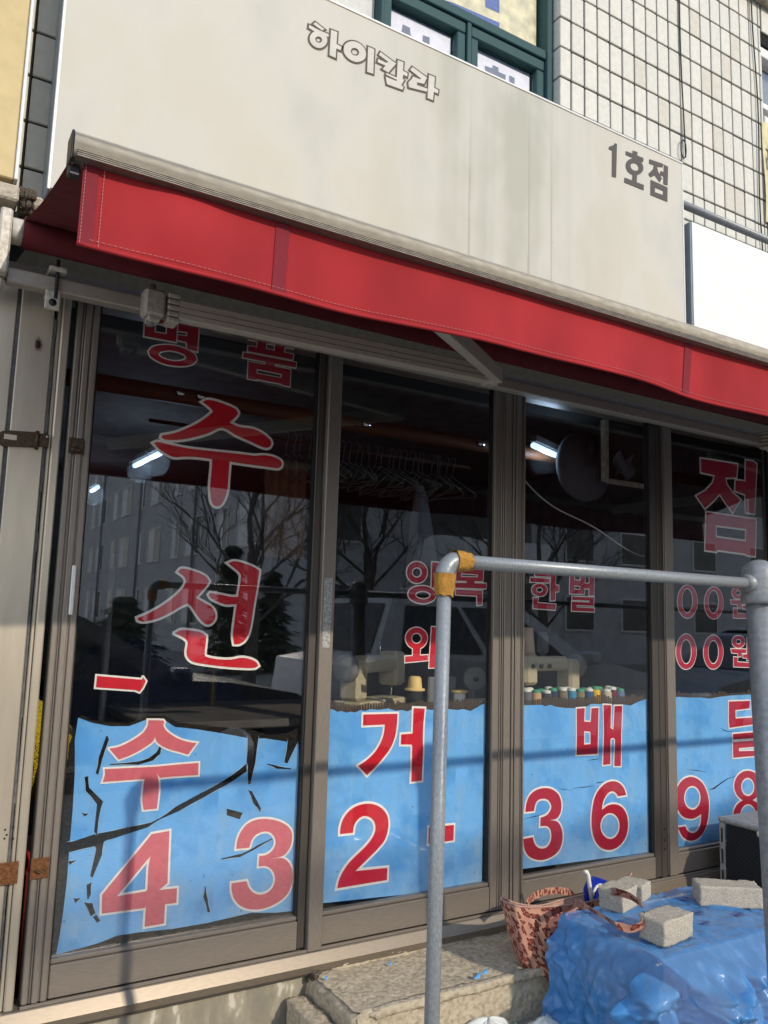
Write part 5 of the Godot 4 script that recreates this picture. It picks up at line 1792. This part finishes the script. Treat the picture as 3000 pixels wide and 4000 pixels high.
# outlines in millimetres on the shop front: [where, name, outline width, shapes, holes]
func glyph_rows() -> Array:
	return [
		["d1", "myeong", 5, [["p", [639, 2582, 752, 2595, 751, 2498, 641, 2496]], ["p", [755, 2580, 788, 2584, 787, 2615, 830, 2619, 829, 2478, 793, 2481, 790, 2505, 757, 2506, 757, 2524, 790, 2527, 790, 2542, 757, 2540]], ["s", [829, 2448, 818, 2432, 793, 2419, 758, 2412, 720, 2411, 688, 2418, 666, 2430, 659, 2445, 669, 2461, 693, 2474, 728, 2482, 765, 2483, 799, 2476, 822, 2464]]], [["p", [673, 2553, 717, 2556, 717, 2519, 675, 2517]], ["s", [792, 2448, 786, 2440, 772, 2433, 752, 2428, 730, 2427, 711, 2430, 698, 2435, 693, 2443, 699, 2451, 713, 2458, 732, 2463, 754, 2464, 774, 2461, 787, 2456]]]],
		["d1", "pum", 4, [["p", [1017, 2580, 1204, 2583, 1201, 2564, 1020, 2563]], ["p", [1055, 2578, 1090, 2578, 1090, 2535, 1055, 2534]], ["p", [1125, 2576, 1167, 2576, 1162, 2537, 1125, 2535]], ["p", [1020, 2539, 1202, 2542, 1200, 2520, 1019, 2518]], ["p", [1003, 2510, 1216, 2512, 1214, 2491, 1001, 2490]], ["p", [1089, 2503, 1129, 2505, 1129, 2469, 1091, 2470]], ["p", [1024, 2479, 1194, 2480, 1193, 2414, 1159, 2415, 1157, 2418, 1061, 2418, 1060, 2415, 1024, 2414]]], [["p", [1057, 2457, 1159, 2456, 1156, 2440, 1058, 2440]]]],
		["d1", "su", 9, [["s", [861, 2298, 874, 2308, 902, 2310, 937, 2305, 983, 2293, 994, 2282, 991, 2270, 964, 2239, 1004, 2228, 1054, 2229, 1095, 2217, 1125, 2197, 1130, 2184, 1121, 2169, 1098, 2166, 1050, 2180, 992, 2196, 937, 2216, 888, 2189, 829, 2164, 778, 2149, 736, 2144, 723, 2150, 725, 2157, 766, 2171, 814, 2197, 856, 2226, 888, 2255, 900, 2269, 890, 2281]], ["s", [699, 2126, 711, 2132, 746, 2129, 819, 2124, 913, 2126, 1010, 2129, 1067, 2130, 1099, 2136, 1136, 2136, 1166, 2127, 1175, 2116, 1173, 2104, 1160, 2095, 1127, 2095, 1054, 2095, 983, 2096, 972, 2097, 971, 2040, 969, 1989, 959, 1955, 948, 1937, 934, 1930, 920, 1936, 911, 1957, 906, 1999, 908, 2066, 907, 2097, 847, 2097, 807, 2093, 769, 2087, 739, 2097, 716, 2110]]], []],
		["d1", "seon", 8, [["s", [810, 1690, 819, 1701, 837, 1702, 876, 1693, 908, 1680, 922, 1664, 915, 1650, 878, 1604, 913, 1587, 938, 1573, 950, 1554, 950, 1532, 937, 1517, 923, 1514, 902, 1527, 881, 1552, 864, 1574, 850, 1584, 827, 1573, 791, 1550, 745, 1528, 702, 1519, 686, 1523, 684, 1530, 722, 1548, 764, 1574, 802, 1605, 830, 1635, 841, 1660, 831, 1676]], ["s", [988, 1731, 1007, 1739, 1040, 1736, 1082, 1724, 1107, 1712, 1106, 1692, 1102, 1655, 1093, 1589, 1086, 1524, 1078, 1485, 1063, 1459, 1044, 1448, 1026, 1448, 1020, 1481, 1023, 1530, 1028, 1588, 988, 1585, 952, 1596, 932, 1606, 924, 1617, 929, 1623, 958, 1620, 1006, 1613, 1031, 1614, 1038, 1689, 1027, 1704, 1004, 1720]], ["s", [812, 1482, 832, 1493, 866, 1492, 904, 1486, 923, 1474, 923, 1453, 921, 1413, 926, 1404, 971, 1395, 1019, 1394, 1054, 1400, 1087, 1396, 1112, 1385, 1121, 1372, 1109, 1365, 1064, 1365, 992, 1370, 926, 1378, 880, 1387, 862, 1402, 857, 1420, 859, 1453, 845, 1467]]], []],
		["d1", "dash", 6, [["p", [568, 1342, 712, 1328, 715, 1336, 725, 1323, 717, 1303, 707, 1289, 693, 1295, 658, 1298, 567, 1306]]], []],
		["d1f", "su_b", 6, [["s", [742, 1196, 792, 1193, 796, 1188, 793, 1178, 803, 1161, 825, 1144, 855, 1128, 884, 1119, 911, 1114, 884, 1077, 855, 1087, 820, 1098, 791, 1112, 775, 1125, 768, 1141, 762, 1127, 740, 1111, 711, 1095, 682, 1083, 655, 1075, 623, 1111, 651, 1115, 679, 1126, 708, 1142, 727, 1156, 737, 1170, 742, 1182]], ["s", [613, 1048, 710, 1046, 777, 1045, 849, 1047, 922, 1048, 923, 1008, 839, 1009, 793, 1008, 783, 1023, 789, 999, 792, 962, 789, 910, 746, 910, 740, 942, 740, 983, 742, 1006, 746, 1008, 688, 1008, 610, 1008, 615, 1031]]], []],
		["d1f", "four", 7, [["p", [778, 831, 836, 835, 840, 670, 813, 652, 873, 650, 874, 604, 836, 605, 837, 545, 774, 545, 774, 613, 772, 603, 636, 606, 633, 663]]], [["p", [778, 762, 774, 728, 775, 659, 771, 654, 680, 652, 712, 688]]]],
		["d1f", "three", 7, [["s", [1073, 751, 1076, 781, 1089, 810, 1114, 833, 1152, 842, 1202, 836, 1248, 818, 1278, 790, 1282, 754, 1273, 728, 1251, 708, 1199, 703, 1249, 700, 1276, 679, 1290, 646, 1288, 606, 1271, 573, 1237, 552, 1188, 540, 1139, 544, 1100, 561, 1075, 588, 1064, 619, 1063, 640, 1117, 640, 1128, 615, 1151, 594, 1180, 588, 1209, 599, 1223, 624, 1219, 651, 1203, 672, 1181, 682, 1159, 683, 1160, 718, 1184, 718, 1208, 731, 1219, 752, 1215, 774, 1194, 794, 1170, 798, 1145, 791, 1129, 775, 1121, 750]]], []],
		["d2f", "geo", 8, [["s", [1560, 1187, 1713, 1185, 1711, 1136, 1703, 1094, 1683, 1053, 1647, 1014, 1615, 985, 1584, 961, 1544, 998, 1582, 1018, 1617, 1046, 1641, 1080, 1654, 1114, 1657, 1146, 1560, 1146]], ["s", [1788, 1204, 1841, 1201, 1836, 1141, 1835, 1073, 1837, 1034, 1834, 923, 1785, 922, 1786, 1058, 1783, 1064, 1732, 1067, 1733, 1105, 1786, 1106]]], []],
		["d2f", "two", 9, [["s", [1477, 758, 1478, 782, 1488, 811, 1509, 835, 1540, 851, 1580, 857, 1616, 852, 1649, 837, 1675, 811, 1685, 781, 1683, 748, 1670, 715, 1642, 688, 1611, 665, 1579, 642, 1547, 619, 1686, 613, 1685, 569, 1473, 568, 1478, 593, 1494, 624, 1520, 653, 1558, 681, 1593, 707, 1616, 731, 1628, 757, 1625, 781, 1612, 799, 1589, 811, 1565, 811, 1542, 795, 1533, 776, 1531, 757]]], []],
		["d2f", "hyphen", 8, [["p", [1873, 742, 1994, 739, 1993, 680, 1872, 679]]], []],
		["d2", "yang", 5, [["p", [1862, 1788, 1907, 1788, 1910, 1687, 1860, 1684]], ["p", [1904, 1773, 1945, 1773, 1945, 1757, 1904, 1755]], ["p", [1905, 1732, 1945, 1733, 1946, 1716, 1905, 1714]], ["s", [1837, 1745, 1833, 1726, 1820, 1710, 1800, 1701, 1778, 1700, 1759, 1707, 1745, 1721, 1740, 1739, 1744, 1758, 1757, 1774, 1776, 1783, 1798, 1784, 1818, 1777, 1832, 1763]], ["s", [1883, 1653, 1876, 1638, 1857, 1626, 1829, 1619, 1800, 1620, 1773, 1627, 1755, 1639, 1749, 1654, 1756, 1669, 1775, 1681, 1802, 1687, 1832, 1688, 1859, 1681, 1877, 1669]]], [["s", [1811, 1743, 1809, 1734, 1803, 1726, 1793, 1722, 1783, 1721, 1773, 1725, 1766, 1732, 1764, 1741, 1766, 1750, 1772, 1757, 1782, 1762, 1792, 1763, 1802, 1759, 1809, 1752]], ["s", [1857, 1652, 1853, 1644, 1843, 1638, 1828, 1635, 1811, 1635, 1796, 1639, 1786, 1644, 1783, 1652, 1787, 1659, 1797, 1665, 1812, 1668, 1829, 1668, 1844, 1665, 1854, 1659]]]],
		["d2", "bok", 4, [["p", [1986, 1798, 2128, 1796, 2124, 1722, 1984, 1718]], ["p", [1966, 1709, 2142, 1714, 2141, 1692, 1965, 1689]], ["p", [2038, 1726, 2080, 1726, 2080, 1705, 2038, 1704]], ["p", [1984, 1681, 2123, 1682, 2121, 1623, 2096, 1620, 2094, 1660, 1983, 1660]]], [["p", [2008, 1750, 2098, 1750, 2096, 1738, 2009, 1736]]]],
		["d2", "oe", 4, [["p", [1778, 1445, 1813, 1444, 1811, 1406, 1778, 1406]], ["p", [1742, 1406, 1850, 1412, 1851, 1391, 1743, 1383]], ["p", [1866, 1525, 1898, 1524, 1896, 1362, 1858, 1361]], ["s", [1846, 1479, 1841, 1461, 1827, 1446, 1807, 1437, 1783, 1437, 1763, 1445, 1748, 1460, 1742, 1478, 1747, 1496, 1761, 1511, 1781, 1519, 1804, 1520, 1825, 1512, 1841, 1497]]], [["s", [1819, 1479, 1817, 1469, 1810, 1462, 1800, 1457, 1789, 1457, 1779, 1461, 1772, 1469, 1769, 1478, 1771, 1487, 1778, 1495, 1788, 1499, 1799, 1499, 1809, 1495, 1816, 1488]]]],
		["d3", "han", 4, [["p", [2414, 1772, 2509, 1769, 2508, 1761, 2414, 1761]], ["p", [2389, 1753, 2498, 1751, 2497, 1734, 2387, 1733]], ["p", [2508, 1791, 2539, 1790, 2535, 1726, 2557, 1724, 2556, 1698, 2535, 1695, 2534, 1657, 2506, 1654]], ["p", [2406, 1664, 2435, 1664, 2429, 1642, 2539, 1639, 2535, 1614, 2405, 1617]], ["s", [2488, 1702, 2483, 1690, 2471, 1679, 2452, 1673, 2432, 1673, 2414, 1677, 2401, 1686, 2397, 1698, 2401, 1710, 2414, 1720, 2432, 1726, 2452, 1727, 2471, 1722, 2483, 1713]]], [["s", [2462, 1701, 2460, 1695, 2454, 1691, 2447, 1688, 2438, 1688, 2430, 1690, 2425, 1694, 2423, 1699, 2425, 1704, 2430, 1709, 2438, 1711, 2446, 1712, 2454, 1710, 2460, 1706]]]],
		["d3", "beol", 4, [["p", [2625, 1792, 2720, 1792, 2714, 1692, 2623, 1691]], ["p", [2747, 1810, 2779, 1811, 2774, 1688, 2745, 1687, 2745, 1719, 2714, 1718, 2714, 1741, 2747, 1743]], ["p", [2638, 1679, 2776, 1680, 2775, 1664, 2638, 1663]], ["p", [2746, 1680, 2776, 1681, 2773, 1643, 2745, 1642]], ["p", [2638, 1655, 2774, 1654, 2773, 1640, 2638, 1641]], ["p", [2636, 1655, 2666, 1654, 2664, 1619, 2635, 1618]], ["p", [2636, 1630, 2778, 1629, 2776, 1613, 2635, 1613]]], [["p", [2652, 1779, 2691, 1779, 2689, 1753, 2652, 1754]], ["p", [2652, 1729, 2688, 1728, 2687, 1711, 2652, 1712]]]],
		["d3f", "bae", 6, [["p", [2665, 1176, 2714, 1177, 2710, 1117, 2751, 1114, 2757, 1175, 2801, 1175, 2797, 1089, 2793, 970, 2663, 973, 2666, 1050]], ["p", [2833, 1188, 2881, 1185, 2877, 1082, 2895, 1073, 2905, 1181, 2954, 1180, 2946, 1045, 2941, 907, 2899, 910, 2906, 1031, 2888, 1038, 2876, 1032, 2874, 920, 2828, 919, 2835, 1071]]], [["p", [2710, 1075, 2749, 1071, 2750, 1016, 2710, 1016]]]],
		["d3f", "three_b", 8, [["s", [2367, 755, 2375, 796, 2395, 824, 2429, 841, 2476, 845, 2519, 836, 2554, 813, 2570, 783, 2572, 751, 2562, 725, 2541, 710, 2503, 709, 2546, 699, 2570, 674, 2579, 642, 2576, 607, 2557, 575, 2519, 556, 2467, 548, 2420, 557, 2384, 576, 2364, 605, 2357, 646, 2409, 648, 2417, 625, 2435, 604, 2467, 595, 2493, 601, 2511, 622, 2514, 649, 2506, 673, 2485, 686, 2451, 688, 2453, 724, 2482, 729, 2503, 742, 2514, 762, 2508, 780, 2492, 795, 2466, 801, 2440, 798, 2424, 784, 2415, 754]]], []],
		["d3f", "six", 8, [["s", [2975, 775, 2963, 803, 2934, 830, 2892, 843, 2844, 838, 2803, 815, 2774, 781, 2760, 738, 2753, 683, 2759, 631, 2778, 589, 2813, 558, 2859, 544, 2906, 547, 2948, 567, 2976, 600, 2985, 644, 2977, 686, 2950, 721, 2908, 739, 2861, 740, 2817, 723, 2826, 757, 2850, 787, 2879, 799, 2903, 793, 2918, 778, 2921, 773]]], [["s", [2930, 642, 2924, 618, 2907, 600, 2882, 591, 2855, 594, 2831, 608, 2814, 629, 2808, 654, 2815, 678, 2831, 695, 2856, 704, 2883, 702, 2908, 688, 2925, 667]]]],
		["d4f", "dal", 7, [["p", [3735, 1180, 3906, 1179, 3902, 1140, 3784, 1135, 3785, 1092, 3925, 1093, 3930, 1057, 3734, 1047, 3729, 1078]], ["p", [3759, 1015, 4008, 1017, 4007, 986, 3759, 987]], ["p", [3759, 974, 4006, 973, 4004, 941, 3757, 942]], ["p", [3759, 974, 3806, 973, 3803, 895, 3757, 896]], ["p", [3758, 928, 4003, 919, 4002, 894, 3757, 896]], ["p", [3960, 1019, 4008, 1017, 4004, 937, 3956, 940]]], []],
		["d4f", "nine", 8, [["s", [3325, 596, 3380, 595, 3391, 576, 3420, 560, 3450, 560, 3478, 575, 3493, 604, 3498, 642, 3452, 627, 3405, 628, 3358, 645, 3330, 676, 3316, 715, 3317, 753, 3333, 789, 3369, 815, 3423, 825, 3477, 811, 3518, 783, 3547, 738, 3558, 690, 3555, 644, 3542, 599, 3517, 559, 3479, 533, 3431, 523, 3384, 533, 3350, 558]]], [["s", [3496, 719, 3489, 695, 3471, 677, 3446, 668, 3419, 671, 3395, 684, 3379, 704, 3374, 729, 3381, 753, 3398, 771, 3423, 780, 3450, 778, 3474, 765, 3491, 744]]]],
		["d4f", "eight", 8, [["s", [3982, 739, 3969, 707, 3936, 683, 3890, 672, 3840, 676, 3797, 694, 3768, 723, 3758, 756, 3771, 788, 3802, 812, 3847, 824, 3897, 820, 3942, 802, 3972, 773]], ["s", [3985, 590, 3971, 557, 3935, 533, 3886, 523, 3833, 528, 3786, 548, 3754, 578, 3744, 613, 3757, 645, 3791, 670, 3840, 681, 3893, 676, 3942, 657, 3974, 626]]], [["s", [3923, 738, 3917, 719, 3901, 704, 3878, 697, 3854, 699, 3833, 710, 3819, 727, 3814, 747, 3820, 766, 3836, 780, 3858, 788, 3883, 786, 3904, 775, 3919, 758]], ["s", [3930, 597, 3922, 575, 3903, 558, 3877, 551, 3848, 554, 3823, 566, 3806, 586, 3801, 609, 3809, 632, 3827, 648, 3853, 656, 3882, 654, 3907, 641, 3924, 621]]]],
		["d4", "jeom", 9, [["p", [3555, 2438, 3859, 2445, 3849, 2371, 3754, 2360, 3763, 2323, 3813, 2282, 3877, 2251, 3808, 2176, 3752, 2221, 3703, 2266, 3644, 2219, 3580, 2176, 3515, 2234, 3590, 2271, 3648, 2318, 3668, 2362, 3556, 2366]], ["p", [3934, 2476, 3996, 2479, 4029, 2466, 3994, 2185, 3921, 2187, 3921, 2285, 3833, 2297, 3840, 2355, 3925, 2358]], ["p", [3592, 2156, 4006, 2152, 3989, 1951, 3916, 1952, 3910, 1958, 3672, 1963, 3665, 1954, 3575, 1956]]], [["p", [3664, 2093, 3920, 2094, 3913, 2026, 3664, 2029]]]],
		["d4", "zero", 4, [["s", [3504, 1686, 3495, 1650, 3473, 1620, 3442, 1604, 3409, 1603, 3380, 1618, 3360, 1646, 3354, 1681, 3362, 1717, 3384, 1746, 3414, 1763, 3448, 1765, 3477, 1750, 3498, 1722]]], [["s", [3469, 1689, 3464, 1662, 3452, 1639, 3434, 1627, 3416, 1626, 3399, 1638, 3388, 1659, 3385, 1686, 3390, 1713, 3402, 1736, 3419, 1749, 3438, 1750, 3455, 1738, 3466, 1717]]]],
		["d4", "zero", 4, [["s", [3709, 1687, 3700, 1651, 3678, 1621, 3647, 1605, 3614, 1604, 3585, 1619, 3565, 1647, 3559, 1682, 3568, 1718, 3590, 1747, 3620, 1764, 3653, 1766, 3683, 1751, 3703, 1723]]], [["s", [3673, 1691, 3668, 1665, 3655, 1643, 3638, 1631, 3619, 1630, 3603, 1641, 3592, 1662, 3589, 1688, 3594, 1715, 3607, 1736, 3624, 1749, 3643, 1750, 3659, 1739, 3670, 1718]]]],
		["d4", "won", 4, [["p", [3771, 1704, 3899, 1707, 3895, 1686, 3854, 1685, 3853, 1666, 3827, 1667, 3827, 1684, 3776, 1684]], ["p", [3908, 1768, 3944, 1768, 3938, 1651, 3902, 1648, 3903, 1661, 3871, 1662, 3871, 1678, 3904, 1681]], ["p", [3792, 1663, 3827, 1660, 3820, 1636, 3961, 1635, 3960, 1612, 3789, 1612]], ["s", [3889, 1747, 3883, 1733, 3867, 1721, 3845, 1714, 3821, 1713, 3800, 1718, 3786, 1729, 3782, 1743, 3787, 1757, 3803, 1769, 3824, 1776, 3848, 1777, 3870, 1772, 3884, 1761]]], [["s", [3857, 1746, 3855, 1740, 3848, 1734, 3839, 1731, 3829, 1731, 3821, 1733, 3815, 1738, 3813, 1744, 3815, 1750, 3822, 1755, 3831, 1758, 3840, 1759, 3849, 1756, 3855, 1752]]]],
		["d4", "zero", 4, [["s", [3487, 1433, 3478, 1395, 3456, 1365, 3425, 1349, 3391, 1349, 3362, 1365, 3342, 1395, 3336, 1432, 3344, 1470, 3366, 1500, 3396, 1517, 3430, 1518, 3460, 1501, 3481, 1471]]], [["s", [3452, 1433, 3447, 1406, 3435, 1384, 3418, 1373, 3399, 1373, 3383, 1385, 3372, 1406, 3369, 1433, 3374, 1459, 3386, 1481, 3403, 1493, 3421, 1493, 3438, 1481, 3449, 1460]]]],
		["d4", "zero", 4, [["s", [3698, 1432, 3688, 1395, 3666, 1365, 3634, 1349, 3600, 1349, 3570, 1365, 3550, 1395, 3544, 1432, 3553, 1469, 3575, 1498, 3606, 1515, 3640, 1516, 3671, 1500, 3691, 1470]]], [["s", [3663, 1432, 3658, 1406, 3645, 1385, 3627, 1373, 3608, 1373, 3592, 1385, 3581, 1406, 3578, 1432, 3583, 1458, 3595, 1479, 3613, 1491, 3632, 1491, 3649, 1480, 3660, 1459]]]],
		["d4", "won", 4, [["p", [3763, 1449, 3890, 1448, 3886, 1428, 3845, 1428, 3844, 1410, 3818, 1411, 3818, 1427, 3768, 1429]], ["p", [3899, 1508, 3934, 1507, 3928, 1391, 3893, 1390, 3893, 1402, 3861, 1404, 3862, 1420, 3894, 1422]], ["p", [3784, 1408, 3818, 1404, 3811, 1381, 3951, 1375, 3950, 1353, 3781, 1358]], ["s", [3879, 1488, 3873, 1474, 3858, 1463, 3836, 1456, 3813, 1456, 3792, 1462, 3778, 1473, 3773, 1487, 3779, 1500, 3794, 1512, 3816, 1518, 3839, 1518, 3860, 1513, 3875, 1502]]], [["s", [3848, 1487, 3846, 1481, 3839, 1477, 3830, 1474, 3820, 1474, 3812, 1476, 3806, 1481, 3804, 1487, 3807, 1493, 3813, 1498, 3822, 1501, 3831, 1501, 3840, 1498, 3846, 1493]]]],
		["sign", "ha", 8, [["p", [1168, 3822, 1207, 3809, 1197, 3799, 1159, 3810]], ["p", [1142, 3799, 1184, 3795, 1227, 3796, 1225, 3784, 1183, 3779, 1141, 3786]], ["p", [1235, 3819, 1263, 3821, 1261, 3769, 1284, 3767, 1281, 3751, 1261, 3750, 1260, 3709, 1233, 3710]], ["s", [1216, 3748, 1205, 3733, 1190, 3722, 1173, 3719, 1159, 3723, 1149, 3733, 1147, 3748, 1152, 3764, 1163, 3779, 1178, 3790, 1195, 3793, 1209, 3790, 1219, 3779, 1221, 3764]]], [["s", [1197, 3752, 1193, 3747, 1187, 3743, 1181, 3742, 1175, 3743, 1171, 3747, 1170, 3753, 1172, 3759, 1176, 3764, 1182, 3768, 1189, 3769, 1194, 3768, 1198, 3764, 1199, 3759]]]],
		["sign", "i", 8, [["p", [1402, 3817, 1430, 3817, 1429, 3710, 1401, 3707]], ["s", [1388, 3759, 1373, 3742, 1353, 3730, 1331, 3727, 1311, 3732, 1297, 3744, 1293, 3762, 1298, 3782, 1312, 3799, 1332, 3811, 1355, 3815, 1375, 3810, 1389, 3797, 1393, 3779]]], [["s", [1360, 3766, 1355, 3759, 1347, 3755, 1339, 3753, 1331, 3755, 1326, 3760, 1325, 3767, 1327, 3774, 1332, 3781, 1340, 3785, 1348, 3787, 1356, 3785, 1361, 3780, 1362, 3773]]]],
		["sign", "kal", 8, [["p", [1459, 3817, 1534, 3797, 1499, 3743, 1471, 3747, 1485, 3768, 1447, 3768, 1450, 3783, 1487, 3781, 1497, 3789, 1452, 3802]], ["p", [1541, 3815, 1569, 3817, 1567, 3778, 1590, 3777, 1588, 3760, 1569, 3762, 1567, 3738, 1539, 3737]], ["p", [1490, 3737, 1539, 3737, 1576, 3742, 1561, 3712, 1572, 3708, 1568, 3694, 1494, 3690, 1487, 3720, 1538, 3721, 1540, 3727, 1488, 3730]]], []],
		["sign", "ra", 8, [["p", [1613, 3814, 1685, 3795, 1672, 3761, 1637, 3754, 1637, 3742, 1690, 3746, 1686, 3731, 1598, 3717, 1595, 3737, 1612, 3760, 1616, 3772, 1654, 3774, 1656, 3779, 1602, 3796]], ["p", [1695, 3812, 1725, 3813, 1722, 3763, 1744, 3761, 1742, 3744, 1721, 3744, 1718, 3705, 1690, 3704]]], []],
		["sign2", "one", 0, [["p", [2746, 3851, 2779, 3872, 2785, 3884, 2801, 3885, 2793, 3707, 2764, 3704, 2768, 3839, 2744, 3839]]], []],
		["sign2", "ho", 0, [["p", [2910, 3888, 2945, 3891, 2941, 3864, 2908, 3861]], ["p", [2862, 3869, 2987, 3874, 2984, 3851, 2861, 3849]], ["p", [2908, 3765, 2939, 3766, 2934, 3719, 2904, 3718]], ["p", [2851, 3726, 2987, 3730, 2985, 3702, 2849, 3700]], ["s", [2973, 3793, 2952, 3775, 2926, 3763, 2899, 3759, 2876, 3765, 2863, 3779, 2861, 3798, 2871, 3819, 2892, 3837, 2918, 3850, 2945, 3853, 2968, 3847, 2982, 3833, 2984, 3814]]], [["s", [2948, 3799, 2939, 3791, 2926, 3786, 2913, 3785, 2902, 3788, 2895, 3794, 2894, 3803, 2898, 3812, 2907, 3819, 2919, 3824, 2932, 3826, 2943, 3823, 2950, 3816, 2952, 3808]]]],
		["sign2", "jeom_b", 0, [["p", [3029, 3882, 3134, 3891, 3127, 3871, 3085, 3860, 3092, 3836, 3120, 3807, 3103, 3781, 3068, 3808, 3036, 3786, 3021, 3801, 3057, 3839, 3063, 3861, 3027, 3858]], ["p", [3138, 3889, 3168, 3887, 3162, 3784, 3131, 3781, 3132, 3823, 3106, 3823, 3110, 3845, 3135, 3847]], ["p", [3037, 3774, 3161, 3772, 3158, 3693, 3034, 3692]]], [["p", [3068, 3743, 3129, 3743, 3126, 3720, 3066, 3717]]]],
		["post", "si", 0, [["p", [1750, 4280, 1790, 4280, 1793, 4253, 1811, 4211, 1785, 4200, 1773, 4233, 1755, 4201, 1728, 4207, 1748, 4254]], ["p", [1862, 4273, 1900, 4278, 1900, 4206, 1863, 4207]]], []],
		["post", "hak", 0, [["p", [2228, 4266, 2275, 4270, 2277, 4289, 2314, 4290, 2313, 4267, 2359, 4268, 2357, 4224, 2293, 4225, 2233, 4227]], ["p", [2383, 4276, 2417, 4274, 2415, 4183, 2382, 4185]]], []],
		["post2", "bar", 0, [["p", [1937, 4500, 2026, 4518, 2316, 4536, 2316, 4481, 1946, 4471]], ["p", [2226, 4648, 2314, 4673, 2315, 4589, 2226, 4585]]], []],
		["film1", "film", 0, [["p", [520, 1212, 564, 1194, 622, 1181, 681, 1179, 714, 1190, 740, 1199, 797, 1194, 834, 1170, 906, 1160, 1015, 1139, 1101, 1120, 1162, 1117, 1253, 1100, 1294, 1090, 1307, 919, 1318, 781, 1321, 622, 1315, 561, 1328, 513, 1237, 518, 1141, 532, 985, 523, 868, 523, 755, 530, 690, 531, 627, 517, 566, 511, 509, 506, 515, 559, 520, 625, 524, 713, 524, 795, 524, 836, 525, 919, 523, 1038, 515, 1144]]], [["p", [518, 833, 542, 834, 603, 848, 703, 859, 777, 866, 799, 875, 851, 907, 944, 948, 1040, 994, 1097, 1033, 1098, 1010, 1033, 972, 945, 933, 867, 898, 807, 878, 763, 855, 647, 830, 626, 825, 622, 783, 599, 720, 595, 724, 607, 799, 602, 814, 527, 805]], ["p", [1096, 1128, 1135, 1126, 1127, 1035, 1113, 965, 1107, 966, 1098, 1037]], ["p", [1110, 942, 1119, 938, 1157, 876, 1156, 868, 1130, 898]], ["p", [1252, 1108, 1289, 1098, 1252, 1027, 1242, 1032]], ["p", [613, 1150, 618, 1139, 601, 1075, 593, 1033, 588, 1037, 594, 1083]], ["p", [555, 1025, 563, 1027, 568, 992, 614, 946, 606, 911, 603, 848, 597, 856, 600, 940, 561, 986]], ["p", [586, 698, 596, 703, 597, 669, 591, 656]], ["p", [583, 645, 604, 640, 615, 611, 604, 605]], ["p", [1033, 885, 1089, 867, 1081, 850, 1034, 868]], ["p", [970, 639, 979, 601, 990, 559, 985, 559, 967, 610]], ["p", [791, 1108, 788, 1086, 767, 1067, 719, 1056, 631, 1061, 719, 1063, 756, 1073, 777, 1088, 786, 1109]], ["p", [1022, 723, 1088, 724, 1147, 745, 1206, 769, 1147, 750, 1092, 730]], ["p", [618, 603, 631, 585, 625, 582, 613, 599]], ["p", [1176, 1027, 1212, 1017, 1266, 1006, 1212, 1011]], ["p", [551, 662, 565, 660, 555, 651]], ["p", [526, 775, 543, 775, 530, 767]], ["p", [556, 916, 570, 913, 562, 908]]]],
		["film1", "residue", 0, [["p", [528, 1221, 563, 1203, 614, 1194, 681, 1189, 714, 1199, 739, 1211, 797, 1209, 842, 1185, 906, 1175, 1014, 1160, 1100, 1151, 1180, 1128, 1252, 1132, 1306, 1155, 1334, 859, 1345, 491, 1153, 488, 759, 484, 491, 489, 494, 629, 499, 866, 499, 1131]]], []],
		["film2", "film", 0, [["p", [1412, 1212, 1433, 1208, 1449, 1200, 1464, 1203, 1488, 1196, 1508, 1199, 1524, 1195, 1548, 1204, 1568, 1200, 1593, 1206, 1626, 1202, 1672, 1206, 1706, 1196, 1736, 1198, 1762, 1192, 1787, 1202, 1845, 1200, 1872, 1194, 1912, 1198, 1958, 1195, 2005, 1190, 2033, 1193, 2071, 1184, 2128, 1207, 2155, 1216, 2146, 979, 2143, 722, 2142, 498, 2102, 492, 1757, 505, 1407, 524, 1410, 827]]], []],
		["film3", "film", 0, [["p", [2353, 1199, 2461, 1198, 2477, 1191, 2510, 1197, 2537, 1188, 2603, 1180, 2659, 1178, 2733, 1184, 2757, 1194, 2839, 1191, 2893, 1186, 2959, 1186, 3015, 1179, 3040, 1188, 3078, 1198, 3123, 1208, 3155, 1216, 3155, 1070, 3146, 505, 2974, 506, 2657, 516, 2343, 525, 2344, 798]]], [["p", [2551, 840, 2581, 830, 2641, 821, 2581, 832]], ["p", [2639, 830, 2714, 828, 2789, 831, 2714, 831]], ["p", [2360, 725, 2416, 729, 2474, 735, 2416, 732]], ["p", [2732, 944, 2772, 945, 2819, 948, 2772, 948]], ["p", [2786, 844, 2830, 845, 2830, 843, 2789, 841]]]],
		["film4", "film", 0, [["p", [3324, 1211, 3354, 1212, 3438, 1206, 3512, 1205, 3586, 1198, 3663, 1205, 3761, 1210, 3861, 1211, 3942, 1211, 4096, 1213, 4111, 843, 4132, 466, 3624, 472, 3316, 482, 3317, 855]]], [["p", [3564, 751, 3601, 759, 3639, 773, 3704, 795, 3776, 803, 3710, 792, 3646, 769, 3607, 752]], ["p", [3403, 860, 3475, 853, 3548, 838, 3475, 850]], ["p", [3666, 1049, 3695, 1036, 3740, 1028, 3792, 1030, 3740, 1026, 3691, 1033]]]],
	]
